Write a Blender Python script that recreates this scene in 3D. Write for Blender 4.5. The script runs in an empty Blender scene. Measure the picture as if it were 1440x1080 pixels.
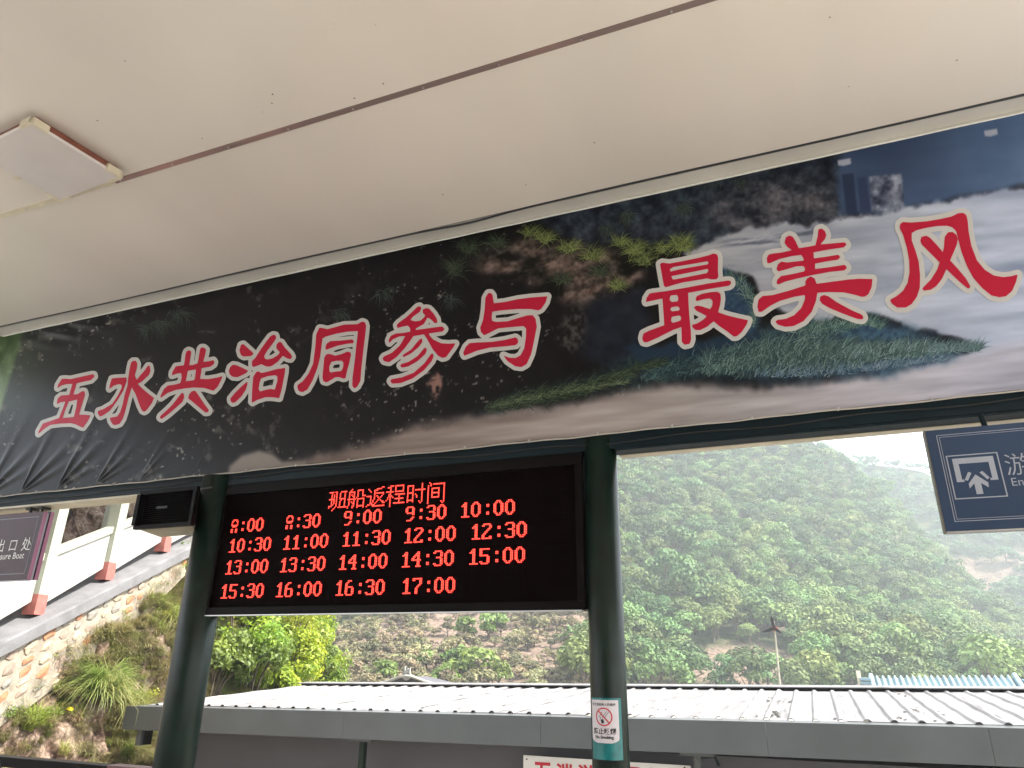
import bpy, bmesh, math, random
import numpy as np
from mathutils import Vector, Matrix
from mathutils import noise as mnoise

rng = np.random.default_rng(7)
random.seed(7)
SC = bpy.context.scene
COL = SC.collection
R = math.radians

# ------------------------------------------------------------------ camera
FOC = 995.0
def cvec(x, y): return np.array([x - 720.0, 540.0 - y, -FOC])
_Z = cvec(753, -1984); _Z /= np.linalg.norm(_Z)
_X = -cvec(-1930, 898); _X -= _X.dot(_Z) * _Z; _X /= np.linalg.norm(_X)
_Y = np.cross(_Z, _X)
RM = np.array([_X, _Y, _Z])
EYE = np.array([0.0, 0.0, 1.6])
def ray(x, y):
    return RM @ cvec(x, y)
def PY(x, y, D):
    """point of the vertical plane Y = D seen at photo position x, y"""
    r = ray(x, y); return EYE + r * (D / r[1])
def PZ(x, y, z):
    r = ray(x, y); return EYE + r * ((z - EYE[2]) / r[2])
def to_photo(P):
    q = (np.asarray(P) - EYE) @ RM
    return 720 + FOC * q[..., 0] / -q[..., 2], 540 - FOC * q[..., 1] / -q[..., 2]

cam = bpy.data.cameras.new('camera'); camo = bpy.data.objects.new('camera', cam); COL.objects.link(camo)
cam.sensor_fit = 'HORIZONTAL'; cam.sensor_width = 36.0; cam.lens = FOC / 1440 * 36
cam.clip_start = 0.05; cam.clip_end = 5000
M4 = Matrix.Identity(4)
for i in range(3):
    for j in range(3): M4[i][j] = float(RM[i][j])
M4.translation = Vector(EYE)
camo.matrix_world = M4
SC.camera = camo

# ------------------------------------------------------------------ sky, sun, exposure
SUN_AZ = 82.0      # degrees clockwise from +Y (towards +X)
SUN_EL = 52.0
w = bpy.data.worlds.new('World'); SC.world = w; w.use_nodes = True
nt = w.node_tree; nt.nodes.clear()
out = nt.nodes.new('ShaderNodeOutputWorld'); bg = nt.nodes.new('ShaderNodeBackground')
sky = nt.nodes.new('ShaderNodeTexSky'); sky.sky_type = 'NISHITA'; sky.sun_disc = False
sky.sun_elevation = R(SUN_EL); sky.sun_rotation = R(SUN_AZ); sky.dust_density = 4.0; sky.air_density = 1.2
sky.altitude = 200
mixw = nt.nodes.new('ShaderNodeMix'); mixw.data_type = 'RGBA'
mixw.inputs['Factor'].default_value = 0.72
mixw.inputs[7].default_value = (8.6, 8.8, 9.2, 1)       # thin bright cloud veil over the whole sky
nt.links.new(sky.outputs[0], mixw.inputs[6])
nt.links.new(mixw.outputs[2], bg.inputs[0]); bg.inputs[1].default_value = 0.10
nt.links.new(bg.outputs[0], out.inputs[0])
sl = bpy.data.lights.new('sun', 'SUN'); sl.energy = 4.4; sl.angle = R(0.8); sl.color = (1.0, 0.93, 0.82)
so = bpy.data.objects.new('sun', sl); COL.objects.link(so)
sd = Vector((math.sin(R(SUN_AZ)) * math.cos(R(SUN_EL)), math.cos(R(SUN_AZ)) * math.cos(R(SUN_EL)), math.sin(R(SUN_EL))))
so.rotation_euler = sd.to_track_quat('Z', 'Y').to_euler()
so.location = (20, 20, 40)
SC.view_settings.view_transform = 'Standard'; SC.view_settings.look = 'None'
SC.view_settings.exposure = 1.75; SC.view_settings.gamma = 1.0
SC.view_settings.use_curve_mapping = False
SC.cycles.max_bounces = 10; SC.cycles.diffuse_bounces = 5; SC.cycles.volume_bounces = 1
SC.cycles.transparent_max_bounces = 12

# ------------------------------------------------------------------ materials
def mat(name, col, rough=0.6, metal=0.0, var=0.0, scale=3.0, bump=0.0, bscale=20.0, col2=None, spec=0.5, coat=0.0,
        translucent=0.0, objrand=0.0, detail=6.0, lo=0.35, hi=0.65, stretch=(1, 1, 1)):
    m = bpy.data.materials.new(name); m.use_nodes = True
    n = m.node_tree; b = n.nodes['Principled BSDF']; o = n.nodes['Material Output']
    b.inputs['Roughness'].default_value = rough; b.inputs['Metallic'].default_value = metal
    b.inputs['Specular IOR Level'].default_value = spec
    if coat: b.inputs['Coat Weight'].default_value = coat; b.inputs['Coat Roughness'].default_value = 0.15
    geo = n.nodes.new('ShaderNodeNewGeometry')
    mp = n.nodes.new('ShaderNodeMapping'); mp.inputs['Scale'].default_value = stretch
    n.links.new(geo.outputs['Position'], mp.inputs['Vector'])
    colsock = None
    c1 = (*col, 1)
    if var > 0 or col2:
        tx = n.nodes.new('ShaderNodeTexNoise'); tx.inputs['Scale'].default_value = scale; tx.inputs['Detail'].default_value = detail
        n.links.new(mp.outputs[0], tx.inputs['Vector'])
        mr = n.nodes.new('ShaderNodeMapRange'); mr.inputs['From Min'].default_value = lo; mr.inputs['From Max'].default_value = hi
        n.links.new(tx.outputs['Fac'], mr.inputs['Value'])
        mx = n.nodes.new('ShaderNodeMix'); mx.data_type = 'RGBA'
        mx.inputs[6].default_value = c1
        c2 = (*col2, 1) if col2 else (*[c * (1 - var) for c in col], 1)
        mx.inputs[7].default_value = c2
        n.links.new(mr.outputs[0], mx.inputs['Factor'])
        colsock = mx.outputs[2]
    if objrand > 0:
        oi = n.nodes.new('ShaderNodeObjectInfo')
        hs = n.nodes.new('ShaderNodeHueSaturation')
        a = n.nodes.new('ShaderNodeMapRange'); a.inputs['To Min'].default_value = 0.5 - 0.045 * objrand; a.inputs['To Max'].default_value = 0.5 + 0.035 * objrand
        v = n.nodes.new('ShaderNodeMapRange'); v.inputs['To Min'].default_value = 1 - 0.45 * objrand; v.inputs['To Max'].default_value = 1 + 0.5 * objrand
        n.links.new(oi.outputs['Random'], a.inputs['Value'])
        mm = n.nodes.new('ShaderNodeMath'); mm.operation = 'FRACT'
        m2 = n.nodes.new('ShaderNodeMath'); m2.operation = 'MULTIPLY'; m2.inputs[1].default_value = 17.3
        n.links.new(oi.outputs['Random'], m2.inputs[0]); n.links.new(m2.outputs[0], mm.inputs[0]); n.links.new(mm.outputs[0], v.inputs['Value'])
        n.links.new(a.outputs[0], hs.inputs['Hue']); n.links.new(v.outputs[0], hs.inputs['Value'])
        if colsock: n.links.new(colsock, hs.inputs['Color'])
        else: hs.inputs['Color'].default_value = c1
        colsock = hs.outputs[0]
    if colsock: n.links.new(colsock, b.inputs['Base Color'])
    else: b.inputs['Base Color'].default_value = c1
    if bump > 0:
        t2 = n.nodes.new('ShaderNodeTexNoise'); t2.inputs['Scale'].default_value = bscale; t2.inputs['Detail'].default_value = 8
        n.links.new(mp.outputs[0], t2.inputs['Vector'])
        bp = n.nodes.new('ShaderNodeBump'); bp.inputs['Strength'].default_value = bump; bp.inputs['Distance'].default_value = 0.02
        n.links.new(t2.outputs['Fac'], bp.inputs['Height']); n.links.new(bp.outputs[0], b.inputs['Normal'])
    if translucent > 0:
        tr = n.nodes.new('ShaderNodeBsdfTranslucent'); ms = n.nodes.new('ShaderNodeMixShader'); ms.inputs[0].default_value = translucent
        if colsock: n.links.new(colsock, tr.inputs[0])
        else: tr.inputs[0].default_value = c1
        n.links.new(b.outputs[0], ms.inputs[1]); n.links.new(tr.outputs[0], ms.inputs[2]); n.links.new(ms.outputs[0], o.inputs[0])
    return m

def emis(name, col, s):
    m = bpy.data.materials.new(name); m.use_nodes = True
    b = m.node_tree.nodes['Principled BSDF']
    b.inputs['Base Color'].default_value = (*[c * .2 for c in col], 1)
    b.inputs['Emission Color'].default_value = (*col, 1); b.inputs['Emission Strength'].default_value = s
    return m

M = dict(
    ceiling=mat('ceiling_paint', (.775, .725, .665), .26, var=.09, scale=.9, bump=.02, bscale=6, stretch=(1, .25, 1)),
    seam=mat('seam_strip', (.20, .15, .14), .5, col2=(.38, .22, .20), scale=.8, lo=.4, hi=.6),
    cove=mat('cove_paint', (.62, .60, .56), .4, var=.12, scale=2),
    rubber=mat('dark_rubber', (.02, .022, .028), .5),
    green=mat('dark_green_paint', (.0055, .019, .0135), .34, var=.45, scale=9, bump=.12, bscale=180, spec=.32),
    beam=mat('dark_teal_paint', (.008, .018, .024), .45, spec=.15, var=.3, scale=4),
    beige=mat('beige_lip', (.55, .50, .40), .5, var=.2, scale=5),
    black=mat('black_plastic', (.003, .003, .0035), .45, spec=.08, bump=.05, bscale=150),
    screen=mat('led_mask', (.0028, .0006, .001), .6, spec=.03, bump=.1, bscale=260),
    frame=mat('black_aluminium', (.004, .0025, .0025), .42, spec=.08),
    speaker=mat('speaker_beige', (.34, .31, .24), .6, var=.2, scale=12),
    diffuser=mat('lamp_diffuser', (.66, .62, .61), .35, var=.08, scale=3),
    copper=mat('copper_trim', (.26, .09, .06), .4, var=.3, scale=12),
    ivory=mat('ivory_plastic', (.70, .64, .50), .45, var=.1, scale=20),
    maroon=mat('maroon_panel', (.060, .030, .040), .35, var=.2, scale=2, spec=.25),
    maroonedge=mat('maroon_edge', (.22, .05, .11), .3),
    blue=mat('navy_panel', (.028, .055, .115), .32, var=.15, scale=2, spec=.35),
    silver=mat('sign_silver', (.33, .36, .43), .4),
    chrome=mat('steel', (.55, .55, .55), .35, metal=.9),
    white=mat('white_print', (.80, .79, .78), .5),
    ink=mat('black_ink', (.01, .01, .012), .5),
    redink=mat('red_ink', (.55, .012, .035), .5),
    teal=mat('teal_tape', (.01, .19, .20), .25, var=.2, scale=30),
    concrete=mat('concrete', (.62, .585, .53), .85, var=.3, scale=.6, bump=.3, bscale=14),
    cap=mat('kerb_concrete', (.17, .17, .18), .85, var=.25, scale=3, bump=.4, bscale=25),
    plaster=mat('white_plaster', (.36, .355, .335), .7, var=.1, scale=2.2, bump=.1, bscale=30),
    palegreen=mat('pale_green_paint', (.34, .355, .285), .6, var=.1, scale=4),
    pinkbase=mat('faded_red_paint', (.38, .12, .10), .7, var=.25, scale=8),
    darkgap=mat('gap_shade_black', (.02, .02, .02), .8),
    fascia=mat('grey_fascia', (.095, .101, .102), .45, var=.16, scale=1.4, bump=.05, bscale=4),
    wallgrey=mat('grey_wall', (.085, .082, .096), .65, var=.12, scale=1.2),
    roof=mat('roof_sheet', (.195, .188, .19), .55, var=.45, scale=2.2, detail=10, stretch=(3, .5, 1), lo=.42, hi=.75),
    roofspot=mat('roof_dirt', (.025, .025, .02), .9),
    tealroof=mat('pale_blue_sheet', (.25, .36, .40), .5, var=.2, scale=2),
    rope=mat('cable', (.015, .015, .017), .6),
    pole=mat('weathered_pole', (.36, .35, .28), .7, var=.3, scale=5),
    cloth=mat('navy_cloth', (.012, .014, .03), .9),
    skin=mat('skin', (.42, .24, .17), .5),
    hair=mat('black_hair', (.012, .010, .010), .6),
)

# ------------------------------------------------------------------ object helpers
def props(o, label=None, cat=None, group=None, kind=None):
    if label: o['label'] = label
    if cat: o['category'] = cat
    if group: o['group'] = group
    if kind: o['kind'] = kind
    return o
def link(name, me, parent=None):
    o = bpy.data.objects.new(name, me); COL.objects.link(o)
    if parent:
        o.parent = parent
        o.matrix_parent_inverse = parent.matrix_world.inverted() if False else Matrix.Identity(4)
        o.location = -Vector(parent.get('_org', (0, 0, 0)))
    return o
def thing(name, loc, label, cat, group=None):
    o = bpy.data.objects.new(name, None); COL.objects.link(o); o.location = loc; o.empty_display_size = .2
    o['_org'] = tuple(float(v) for v in loc)
    return props(o, label, cat, group)
class MB:
    def __init__(s): s.v = []; s.f = []; s.m = []
    def add(s, vs, fs, mi=0):
        b = len(s.v); s.v += [tuple(map(float, p)) for p in vs]; s.f += [tuple(i + b for i in f) for f in fs]; s.m += [mi] * len(fs); return s
    def box(s, a, b, mi=0):
        x0, y0, z0 = a; x1, y1, z1 = b
        vs = [(x0, y0, z0), (x1, y0, z0), (x1, y1, z0), (x0, y1, z0), (x0, y0, z1), (x1, y0, z1), (x1, y1, z1), (x0, y1, z1)]
        return s.add(vs, [(0, 3, 2, 1), (4, 5, 6, 7), (0, 1, 5, 4), (1, 2, 6, 5), (2, 3, 7, 6), (3, 0, 4, 7)], mi)
    def hexa(s, p, mi=0):   # 8 points: bottom loop then top loop
        return s.add(p, [(0, 3, 2, 1), (4, 5, 6, 7), (0, 1, 5, 4), (1, 2, 6, 5), (2, 3, 7, 6), (3, 0, 4, 7)], mi)
    def prism(s, poly, a, b, mi=0, cap=True):
        """poly list of 3-D points, extruded by vector b-a"""
        d = np.array(b, float) - np.array(a, float); n = len(poly)
        vs = [np.array(p, float) for p in poly] + [np.array(p, float) + d for p in poly]
        fs = [(i, (i + 1) % n, n + (i + 1) % n, n + i) for i in range(n)]
        if cap: fs += [tuple(range(n))[::-1], tuple(range(n, 2 * n))]
        return s.add(vs, fs, mi)
    def tube(s, pts, rad, seg=8, mi=0):
        pts = [np.array(p, float) for p in pts]; n = len(pts)
        rs = rad if hasattr(rad, '__len__') else [rad] * n
        rings = []
        up = None
        for i, p in enumerate(pts):
            t = pts[min(i + 1, n - 1)] - pts[max(i - 1, 0)]; t /= np.linalg.norm(t) + 1e-9
            if up is None: up = np.array([0, 0, 1.]) if abs(t[2]) < .9 else np.array([1., 0, 0])
            a = np.cross(t, up); a /= np.linalg.norm(a) + 1e-9; b = np.cross(a, t); up = b
            rings.append([p + rs[i] * (math.cos(k * 2 * math.pi / seg) * a + math.sin(k * 2 * math.pi / seg) * b) for k in range(seg)])
        vs = [q for r in rings for q in r]; fs = []
        for i in range(n - 1):
            for k in range(seg):
                fs.append((i * seg + k, i * seg + (k + 1) % seg, (i + 1) * seg + (k + 1) % seg, (i + 1) * seg + k))
        fs += [tuple(range(seg))[::-1], tuple((n - 1) * seg + k for k in range(seg))]
        return s.add(vs, fs, mi)
    def build(s, name, mats, parent=None, smooth=False, bevel=0):
        me = bpy.data.meshes.new(name); me.from_pydata(s.v, [], s.f)
        for m in (mats if isinstance(mats, (list, tuple)) else [mats]): me.materials.append(m)
        if len(set(s.m)) > 1: me.polygons.foreach_set('material_index', s.m)
        me.update()
        bm = bmesh.new(); bm.from_mesh(me); bmesh.ops.recalc_face_normals(bm, faces=bm.faces)
        if bevel: bmesh.ops.bevel(bm, geom=bm.edges[:], offset=bevel, segments=2, affect='EDGES', profile=.7)
        bm.to_mesh(me); bm.free()
        if smooth: me.polygons.foreach_set('use_smooth', [True] * len(me.polygons))
        return link(name, me, parent)
def npmesh(name, V, F, mats, parent=None, smooth=False):
    """V (n,3), F (m,4) or (m,3) arrays"""
    me = bpy.data.meshes.new(name); V = np.asarray(V, np.float32); F = np.asarray(F, np.int32)
    k = F.shape[1]
    me.vertices.add(len(V)); me.vertices.foreach_set('co', V.ravel())
    me.loops.add(F.size); me.loops.foreach_set('vertex_index', F.ravel())
    me.polygons.add(len(F)); me.polygons.foreach_set('loop_start', np.arange(0, F.size, k, dtype=np.int32))
    me.update(calc_edges=True); me.validate()
    for m in (mats if isinstance(mats, (list, tuple)) else [mats]): me.materials.append(m)
    if smooth: me.polygons.foreach_set('use_smooth', [True] * len(me.polygons))
    return (link(name, me, parent) if name != '_' else me)

# fast value noise for numpy
_perm = rng.random((64, 64, 64)).astype(np.float32)
def vn(x, y, z=0.0):
    x, y, z = np.broadcast_arrays(np.asarray(x, float), np.asarray(y, float), np.asarray(z, float))
    xi, yi, zi = np.floor(x).astype(int), np.floor(y).astype(int), np.floor(z).astype(int)
    fx, fy, fz = x - xi, y - yi, z - zi
    fx = fx * fx * (3 - 2 * fx); fy = fy * fy * (3 - 2 * fy); fz = fz * fz * (3 - 2 * fz)
    g = lambda a, b, c: _perm[(xi + a) % 64, (yi + b) % 64, (zi + c) % 64]
    r = 0
    for a in (0, 1):
        for b in (0, 1):
            for c in (0, 1):
                r = r + g(a, b, c) * (fx if a else 1 - fx) * (fy if b else 1 - fy) * (fz if c else 1 - fz)
    return r
def fbm(x, y, z=0.0, o=4):
    r = 0; a = .5; t = 0
    for i in range(o):
        r = r + a * vn(x * 2 ** i + 7.1 * i, y * 2 ** i + 3.3 * i, np.asarray(z) * 2 ** i + i); t += a; a *= .5
    return r / t

# ------------------------------------------------------------------ ground and hills
MB().box((-14, -16, -.3), (24, 4.75, 0)).build('platform_floor', M['concrete']).__setitem__('kind', 'structure')  # unseen right part extended, pale, to bounce sun onto the ceiling
g = MB().add([(-2500, -2500, -3.2), (2500, -2500, -3.2), (2500, 2500, -3.2), (-2500, 2500, -3.2)], [(0, 1, 2, 3)]).build(
    'ground', mat('ground_soil', (.36, .34, .29), .9, var=.4, scale=.3, bump=.3, bscale=3))
g['kind'] = 'structure'

def interp(tab, u):
    xs = [a for a, b in tab]; ys = [b for a, b in tab]
    return np.interp(u, xs, ys)
def uof(px, py):
    r = ray(px, py); return r[0] / r[1], r[2] / r[1]
silA = [uof(*p) for p in [(860, 560), (1000, 590), (1085, 612), (1140, 622), (1190, 660), (1250, 712), (1310, 775), (1370, 838), (1440, 880), (1560, 905)]]
silA = [(-3, .30), (-.62, .30)] + [(a, b) for a, b in silA]
silB = [uof(*p) for p in [(860, 600), (1130, 630), (1165, 640), (1200, 653), (1250, 657), (1300, 664), (1345, 690), (1440, 700), (1600, 720)]]
silB = [(-1, .28)] + silB + [(1.4, .26)]
Y0A = [(-3, 55), (-.62, 60), (-.3, 75), (-.22, 105), (.05, 120), (.5, 150)]
Y1A = [(-3, 160), (-.62, 170), (-.3, 200), (-.22, 300), (.05, 340), (.5, 330)]
def hillA(u, v):
    Y0 = interp(Y0A, u); Y1 = interp(Y1A, u); s = interp(silA, u) + .006 * (fbm(u * 30, u * 0 + 3, 0) - .5)
    Y = Y0 + (Y1 - Y0) * v
    vv = np.minimum(v, 1); prof = np.where(v <= 1, vv, 1 - (v - 1) * 1.6)
    rt = -.045 + (s + .045) * prof
    x = u * Y
    amp = np.clip(4 * vv * (1.05 - vv), 0, 1) * .020
    rt = rt + amp * (fbm(x / 38, Y / 60, 1.7) - .5) * 2.0 + .006 * (fbm(x / 9, Y / 11, 5.) - .5)
    return x, Y, 1.6 + rt * Y
def hillB(u, v):
    Y = 300 + 150 * v; s = interp(silB, u) + .008 * (fbm(u * 24, u * 0 + 9, 0) - .5)
    prof = np.where(v <= 1, v, 1 - (v - 1) * 1.6); rt = -.03 + (s + .03) * prof; x = u * Y
    rt = rt + np.clip(4 * np.minimum(v, 1) * (1.05 - np.minimum(v, 1)), 0, 1) * .014 * (fbm(x / 60, Y / 90, 2.) - .5) * 2
    return x, Y, 1.6 + rt * Y
def gridmesh(name, fx, U, V, m):
    u, v = np.meshgrid(U, V); x, y, z = fx(u, v)
    P = np.stack([x, y, z], -1).reshape(-1, 3); nu, nv = len(U), len(V)
    i = np.arange(nu * nv).reshape(nv, nu)
    F = np.stack([i[:-1, :-1], i[:-1, 1:], i[1:, 1:], i[1:, :-1]], -1).reshape(-1, 4)
    return npmesh(name, P, F, m, smooth=True)

def hillmat(name, patches, g=1.0, fs=1.0):
    """soil under the woods, with bare rock or scrub in patches given as world ellipsoids"""
    m = bpy.data.materials.new(name); m.use_nodes = True; n = m.node_tree; b = n.nodes['Principled BSDF']; b.inputs['Roughness'].default_value = .95
    b.inputs['Specular IOR Level'].default_value = .1
    geo = n.nodes.new('ShaderNodeNewGeometry')
    def noise(sc, det=6, dist=0):
        t = n.nodes.new('ShaderNodeTexNoise'); t.inputs['Scale'].default_value = sc; t.inputs['Detail'].default_value = det
        t.inputs['Distortion'].default_value = dist
        n.links.new(geo.outputs['Position'], t.inputs['Vector']); return t
    def ramp(src, stops):
        r = n.nodes.new('ShaderNodeValToRGB'); n.links.new(src, r.inputs[0])
        while len(r.color_ramp.elements) > 1: r.color_ramp.elements.remove(r.color_ramp.elements[-1])
        for i, (p, c) in enumerate(stops):
            e = r.color_ramp.elements[0] if i == 0 else r.color_ramp.elements.new(p)
            e.position = p; e.color = (*[v * g for v in c], 1)
        return r
    t1 = noise(.35 * fs, 10); t2 = noise(1.6 * fs, 9, .9)
    green = ramp(t1.outputs['Fac'], [(.3, (.03, .045, .018)), (.5, (.055, .075, .03)), (.7, (.10, .10, .045))])
    rock = ramp(t2.outputs['Fac'], [(.28, (.05, .04, .035)), (.42, (.17, .125, .10)), (.52, (.26, .19, .155)), (.62, (.16, .13, .085)), (.8, (.36, .29, .22))])
    last = None
    for (c, r_) in patches:
        sp = n.nodes.new('ShaderNodeVectorMath'); sp.operation = 'SUBTRACT'; sp.inputs[1].default_value = c
        n.links.new(geo.outputs['Position'], sp.inputs[0])
        dv = n.nodes.new('ShaderNodeVectorMath'); dv.operation = 'DIVIDE'; dv.inputs[1].default_value = r_
        n.links.new(sp.outputs[0], dv.inputs[0])
        ln = n.nodes.new('ShaderNodeVectorMath'); ln.operation = 'LENGTH'; n.links.new(dv.outputs[0], ln.inputs[0])
        ad = n.nodes.new('ShaderNodeMath'); ad.operation = 'SUBTRACT'
        n.links.new(ln.outputs['Value'], ad.inputs[0]); n.links.new(t1.outputs['Fac'], ad.inputs[1])
        mr = n.nodes.new('ShaderNodeMapRange'); mr.inputs['From Min'].default_value = .7; mr.inputs['From Max'].default_value = .35
        n.links.new(ad.outputs[0], mr.inputs['Value'])
        if last is None: last = mr.outputs[0]
        else:
            mxm = n.nodes.new('ShaderNodeMath'); mxm.operation = 'MAXIMUM'; n.links.new(last, mxm.inputs[0]); n.links.new(mr.outputs[0], mxm.inputs[1]); last = mxm.outputs[0]
    mx = n.nodes.new('ShaderNodeMix'); mx.data_type = 'RGBA'
    n.links.new(last, mx.inputs['Factor']); n.links.new(green.outputs[0], mx.inputs[6]); n.links.new(rock.outputs[0], mx.inputs[7])
    n.links.new(mx.outputs[2], b.inputs['Base Color'])
    bp = n.nodes.new('ShaderNodeBump'); bp.inputs['Strength'].default_value = .9; bp.inputs['Distance'].default_value = 1.2
    n.links.new(t2.outputs['Fac'], bp.inputs['Height']); n.links.new(bp.outputs[0], b.inputs['Normal'])
    return m
# bare places, given as photo position + radius in photo pixels and the depth where the hill lies there
def bare_patch(fx, px, py, rx, ry):
    u, e = uof(px, py)
    vs = np.linspace(0, 1, 200); x, y, z = fx(np.full(200, u), vs)
    k = int(np.argmin(abs((z - 1.6) / y - e)))
    d = y[k] * math.sqrt(1 + u * u)
    return ((float(x[k]), float(y[k]), float(z[k])), (rx * d / FOC, 3.0 * ry * d / FOC, ry * d / FOC))
PA = [bare_patch(hillA, *p) for p in [(1052, 938, 82, 46), (735, 915, 95, 80), (600, 900, 120, 90), (800, 880, 50, 40), (902, 840, 22, 22), (1130, 955, 40, 14), (1110, 690, 14, 8)]]
PB = [bare_patch(hillB, *p) for p in [(1375, 808, 40, 26), (1440, 790, 26, 18)]]
UA = np.concatenate([np.linspace(-2.2, -.7, 90), np.linspace(-.69, .75, 420)])
gridmesh('mountain', hillA, UA, np.concatenate([np.linspace(0, 1, 240), np.linspace(1.02, 1.5, 20)]), hillmat('mountain_soil', PA, .8, .4)).__setitem__('kind', 'structure')
gridmesh('far_mountain', hillB, np.linspace(-.9, 1.3, 320), np.concatenate([np.linspace(0, 1, 150), np.linspace(1.02, 1.4, 14)]), hillmat('far_mountain_soil', PB, .6, .16)).__setitem__('kind', 'structure')

# ------------------------------------------------------------------ foliage builders
leaf_far = mat('leaf_far', (.128, .188, .056), .6, col2=(.070, .130, .042), scale=.06, lo=.4, hi=.6, objrand=.85, translucent=.12, spec=.25)
leaf_farB = mat('leaf_far_b', (.09, .15, .06), .6, col2=(.06, .11, .05), scale=.03, lo=.4, hi=.6, objrand=.8, translucent=.2, spec=.25)
leaf_bush = mat('leaf_bush', (.34, .40, .035), .5, col2=(.17, .27, .03), scale=1.1, lo=.35, hi=.6, objrand=.5, translucent=.42)
leaf_dark = mat('leaf_dark', (.17, .25, .045), .5, col2=(.09, .15, .03), scale=1.4, objrand=.5, translucent=.35)
scrub = mat('leaf_scrub', (.22, .19, .10), .7, col2=(.13, .135, .06), scale=.5, objrand=1.0, translucent=.25)
bark = mat('bark', (.13, .10, .075), .9, var=.4, scale=6)
grassm = mat('grass_blades', (.22, .30, .06), .55, col2=(.38, .35, .14), scale=1.3, lo=.38, hi=.62, objrand=.4, translucent=.4)
drygrass = mat('dry_grass', (.36, .30, .17), .7, col2=(.24, .24, .09), scale=1.5, objrand=.7, translucent=.35)
brightgrass = mat('bright_grass_blades', (.24, .36, .035), .5, col2=(.30, .34, .09), scale=2.5, translucent=.45)

def cards(P, N, size, aspect=.6, jitter=.7, r=rng):
    """leaf quads: centre P, facing roughly N"""
    n = len(P); D = N + jitter * r.normal(size=(n, 3)); D /= np.linalg.norm(D, axis=1)[:, None]
    T = np.cross(D, r.normal(size=(n, 3))); T /= np.linalg.norm(T, axis=1)[:, None]; B = np.cross(D, T)
    s = size * r.uniform(.6, 1.3, n)[:, None]
    V = np.stack([P - T * s, P - B * s * aspect + D * s * .15, P + T * s, P + B * s * aspect + D * s * .15], 1).reshape(-1, 3)
    F = np.arange(4 * n).reshape(n, 4)
    return V, F
def lobes_mesh(nlobe, nleaf, rad, height, size, seed, flat=.75, spread=.75, trunk=True, mats=None):
    r = np.random.default_rng(seed)
    c = []; Pn = []; Nn = []
    for i in range(nlobe):
        a = r.uniform(0, 2 * math.pi); q = spread * rad * math.sqrt(r.uniform(0.02, 1)); h = height * (.45 + .42 * r.uniform() * (1 - .55 * (q / rad) ** 2))
        lr = rad * r.uniform(.26, .46) * (1 - .25 * q / rad)
        c.append((math.cos(a) * q, math.sin(a) * q, h, lr))
    c.append((0, 0, height * .82, rad * .4))
    tot = sum(k[3] ** 2 for k in c)
    for (x, y, z, lr) in c:
        n = int(nleaf * lr * lr / tot)
        d = r.normal(size=(n, 3)); d[:, 2] = np.where(d[:, 2] < -.2, -d[:, 2], d[:, 2]); d /= np.linalg.norm(d, axis=1)[:, None]
        p = np.array([x, y, z]) + d * lr * np.array([1, 1, flat]) * r.uniform(.72, 1.08, n)[:, None]
        Pn.append(p); Nn.append(d + np.array([0, 0, .35]))
    V, F = cards(np.concatenate(Pn), np.concatenate(Nn), size, .65, .45, r)
    V = list(map(tuple, V)); F = [tuple(f) for f in F]; mi = [0] * len(F)
    if trunk:
        mb = MB(); mb.tube([(0, 0, -.12 * height), (rad * .04, 0, height * .3), (0, rad * .05, height * .7)], [rad * .07, rad * .05, rad * .02], 5)
        for (x, y, z, lr) in c[:5]: mb.tube([(0, 0, height * .3), (x * .9, y * .9, z * .95)], [rad * .03, rad * .012], 4)
        b = len(V); V += mb.v; F += [tuple(i + b for i in f) for f in mb.f]; mi += [1] * len(mb.f)
    me = bpy.data.meshes.new('crown'); me.from_pydata(V, [], F)
    for m in mats: me.materials.append(m)
    me.polygons.foreach_set('material_index', mi); me.update()
    return me
crownsA = [lobes_mesh(12, 1150, 1.0, 1.75, .066, 20 + i, mats=[leaf_far, bark]) for i in range(6)]
crownsB = [lobes_mesh(11, 700, 1.0, 1.5, .085, 50 + i, mats=[leaf_farB, bark]) for i in range(4)]
shrubsA = [lobes_mesh(7, 260, 1.0, 1.1, .12, 70 + i, mats=[scrub, bark]) for i in range(4)]
shrubsG = [lobes_mesh(8, 420, 1.0, 1.3, .10, 80 + i, mats=[leaf_dark, bark]) for i in range(3)]

def scatter(fx, n, ulo, uhi, rad, keep):
    r = rng; out = []
    while len(out) < n:
        u = r.uniform(ulo, uhi, 4000); v = r.uniform(0.0, 1.0, 4000); x, y, z = fx(u, v)
        acc = r.uniform(size=4000) < (y / y.max()) * keep(x, y, z, u)
        for i in np.nonzero(acc)[0]: out.append((x[i], y[i], z[i], u[i]))
    out = np.array(out[:n]); return out
def barekeep(patches, inner):
    def k(x, y, z, u):
        f = np.ones_like(x)
        for (c, r_) in patches:
            d = np.sqrt(((x - c[0]) / r_[0]) ** 2 + ((y - c[1]) / r_[1]) ** 2 + ((z - c[2]) / r_[2]) ** 2) + .35 * (fbm(x / 6, y / 6, 3.) - .5)
            f = np.where(d < 1.0, inner, f)
        return f
    return k
def thin(P, rad):
    """poisson-like thinning"""
    cell = {}; keep = []
    for i, p in enumerate(P):
        k = (int(p[0] // rad), int(p[1] // rad)); ok = True
        for a in (-1, 0, 1):
            for b in (-1, 0, 1):
                for j in cell.get((k[0] + a, k[1] + b), ()):
                    if (P[j][0] - p[0]) ** 2 + (P[j][1] - p[1]) ** 2 < rad * rad: ok = False
        if ok: cell.setdefault(k, []).append(i); keep.append(i)
    return P[keep]
kA = barekeep(PA, .0)
PT = scatter(hillA, 11000, -.32, .62, 3, lambda x, y, z, u: kA(x, y, z, u) * np.clip((u + .34) / .09, .12, 1))
PT = thin(PT, 3.3)
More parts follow.
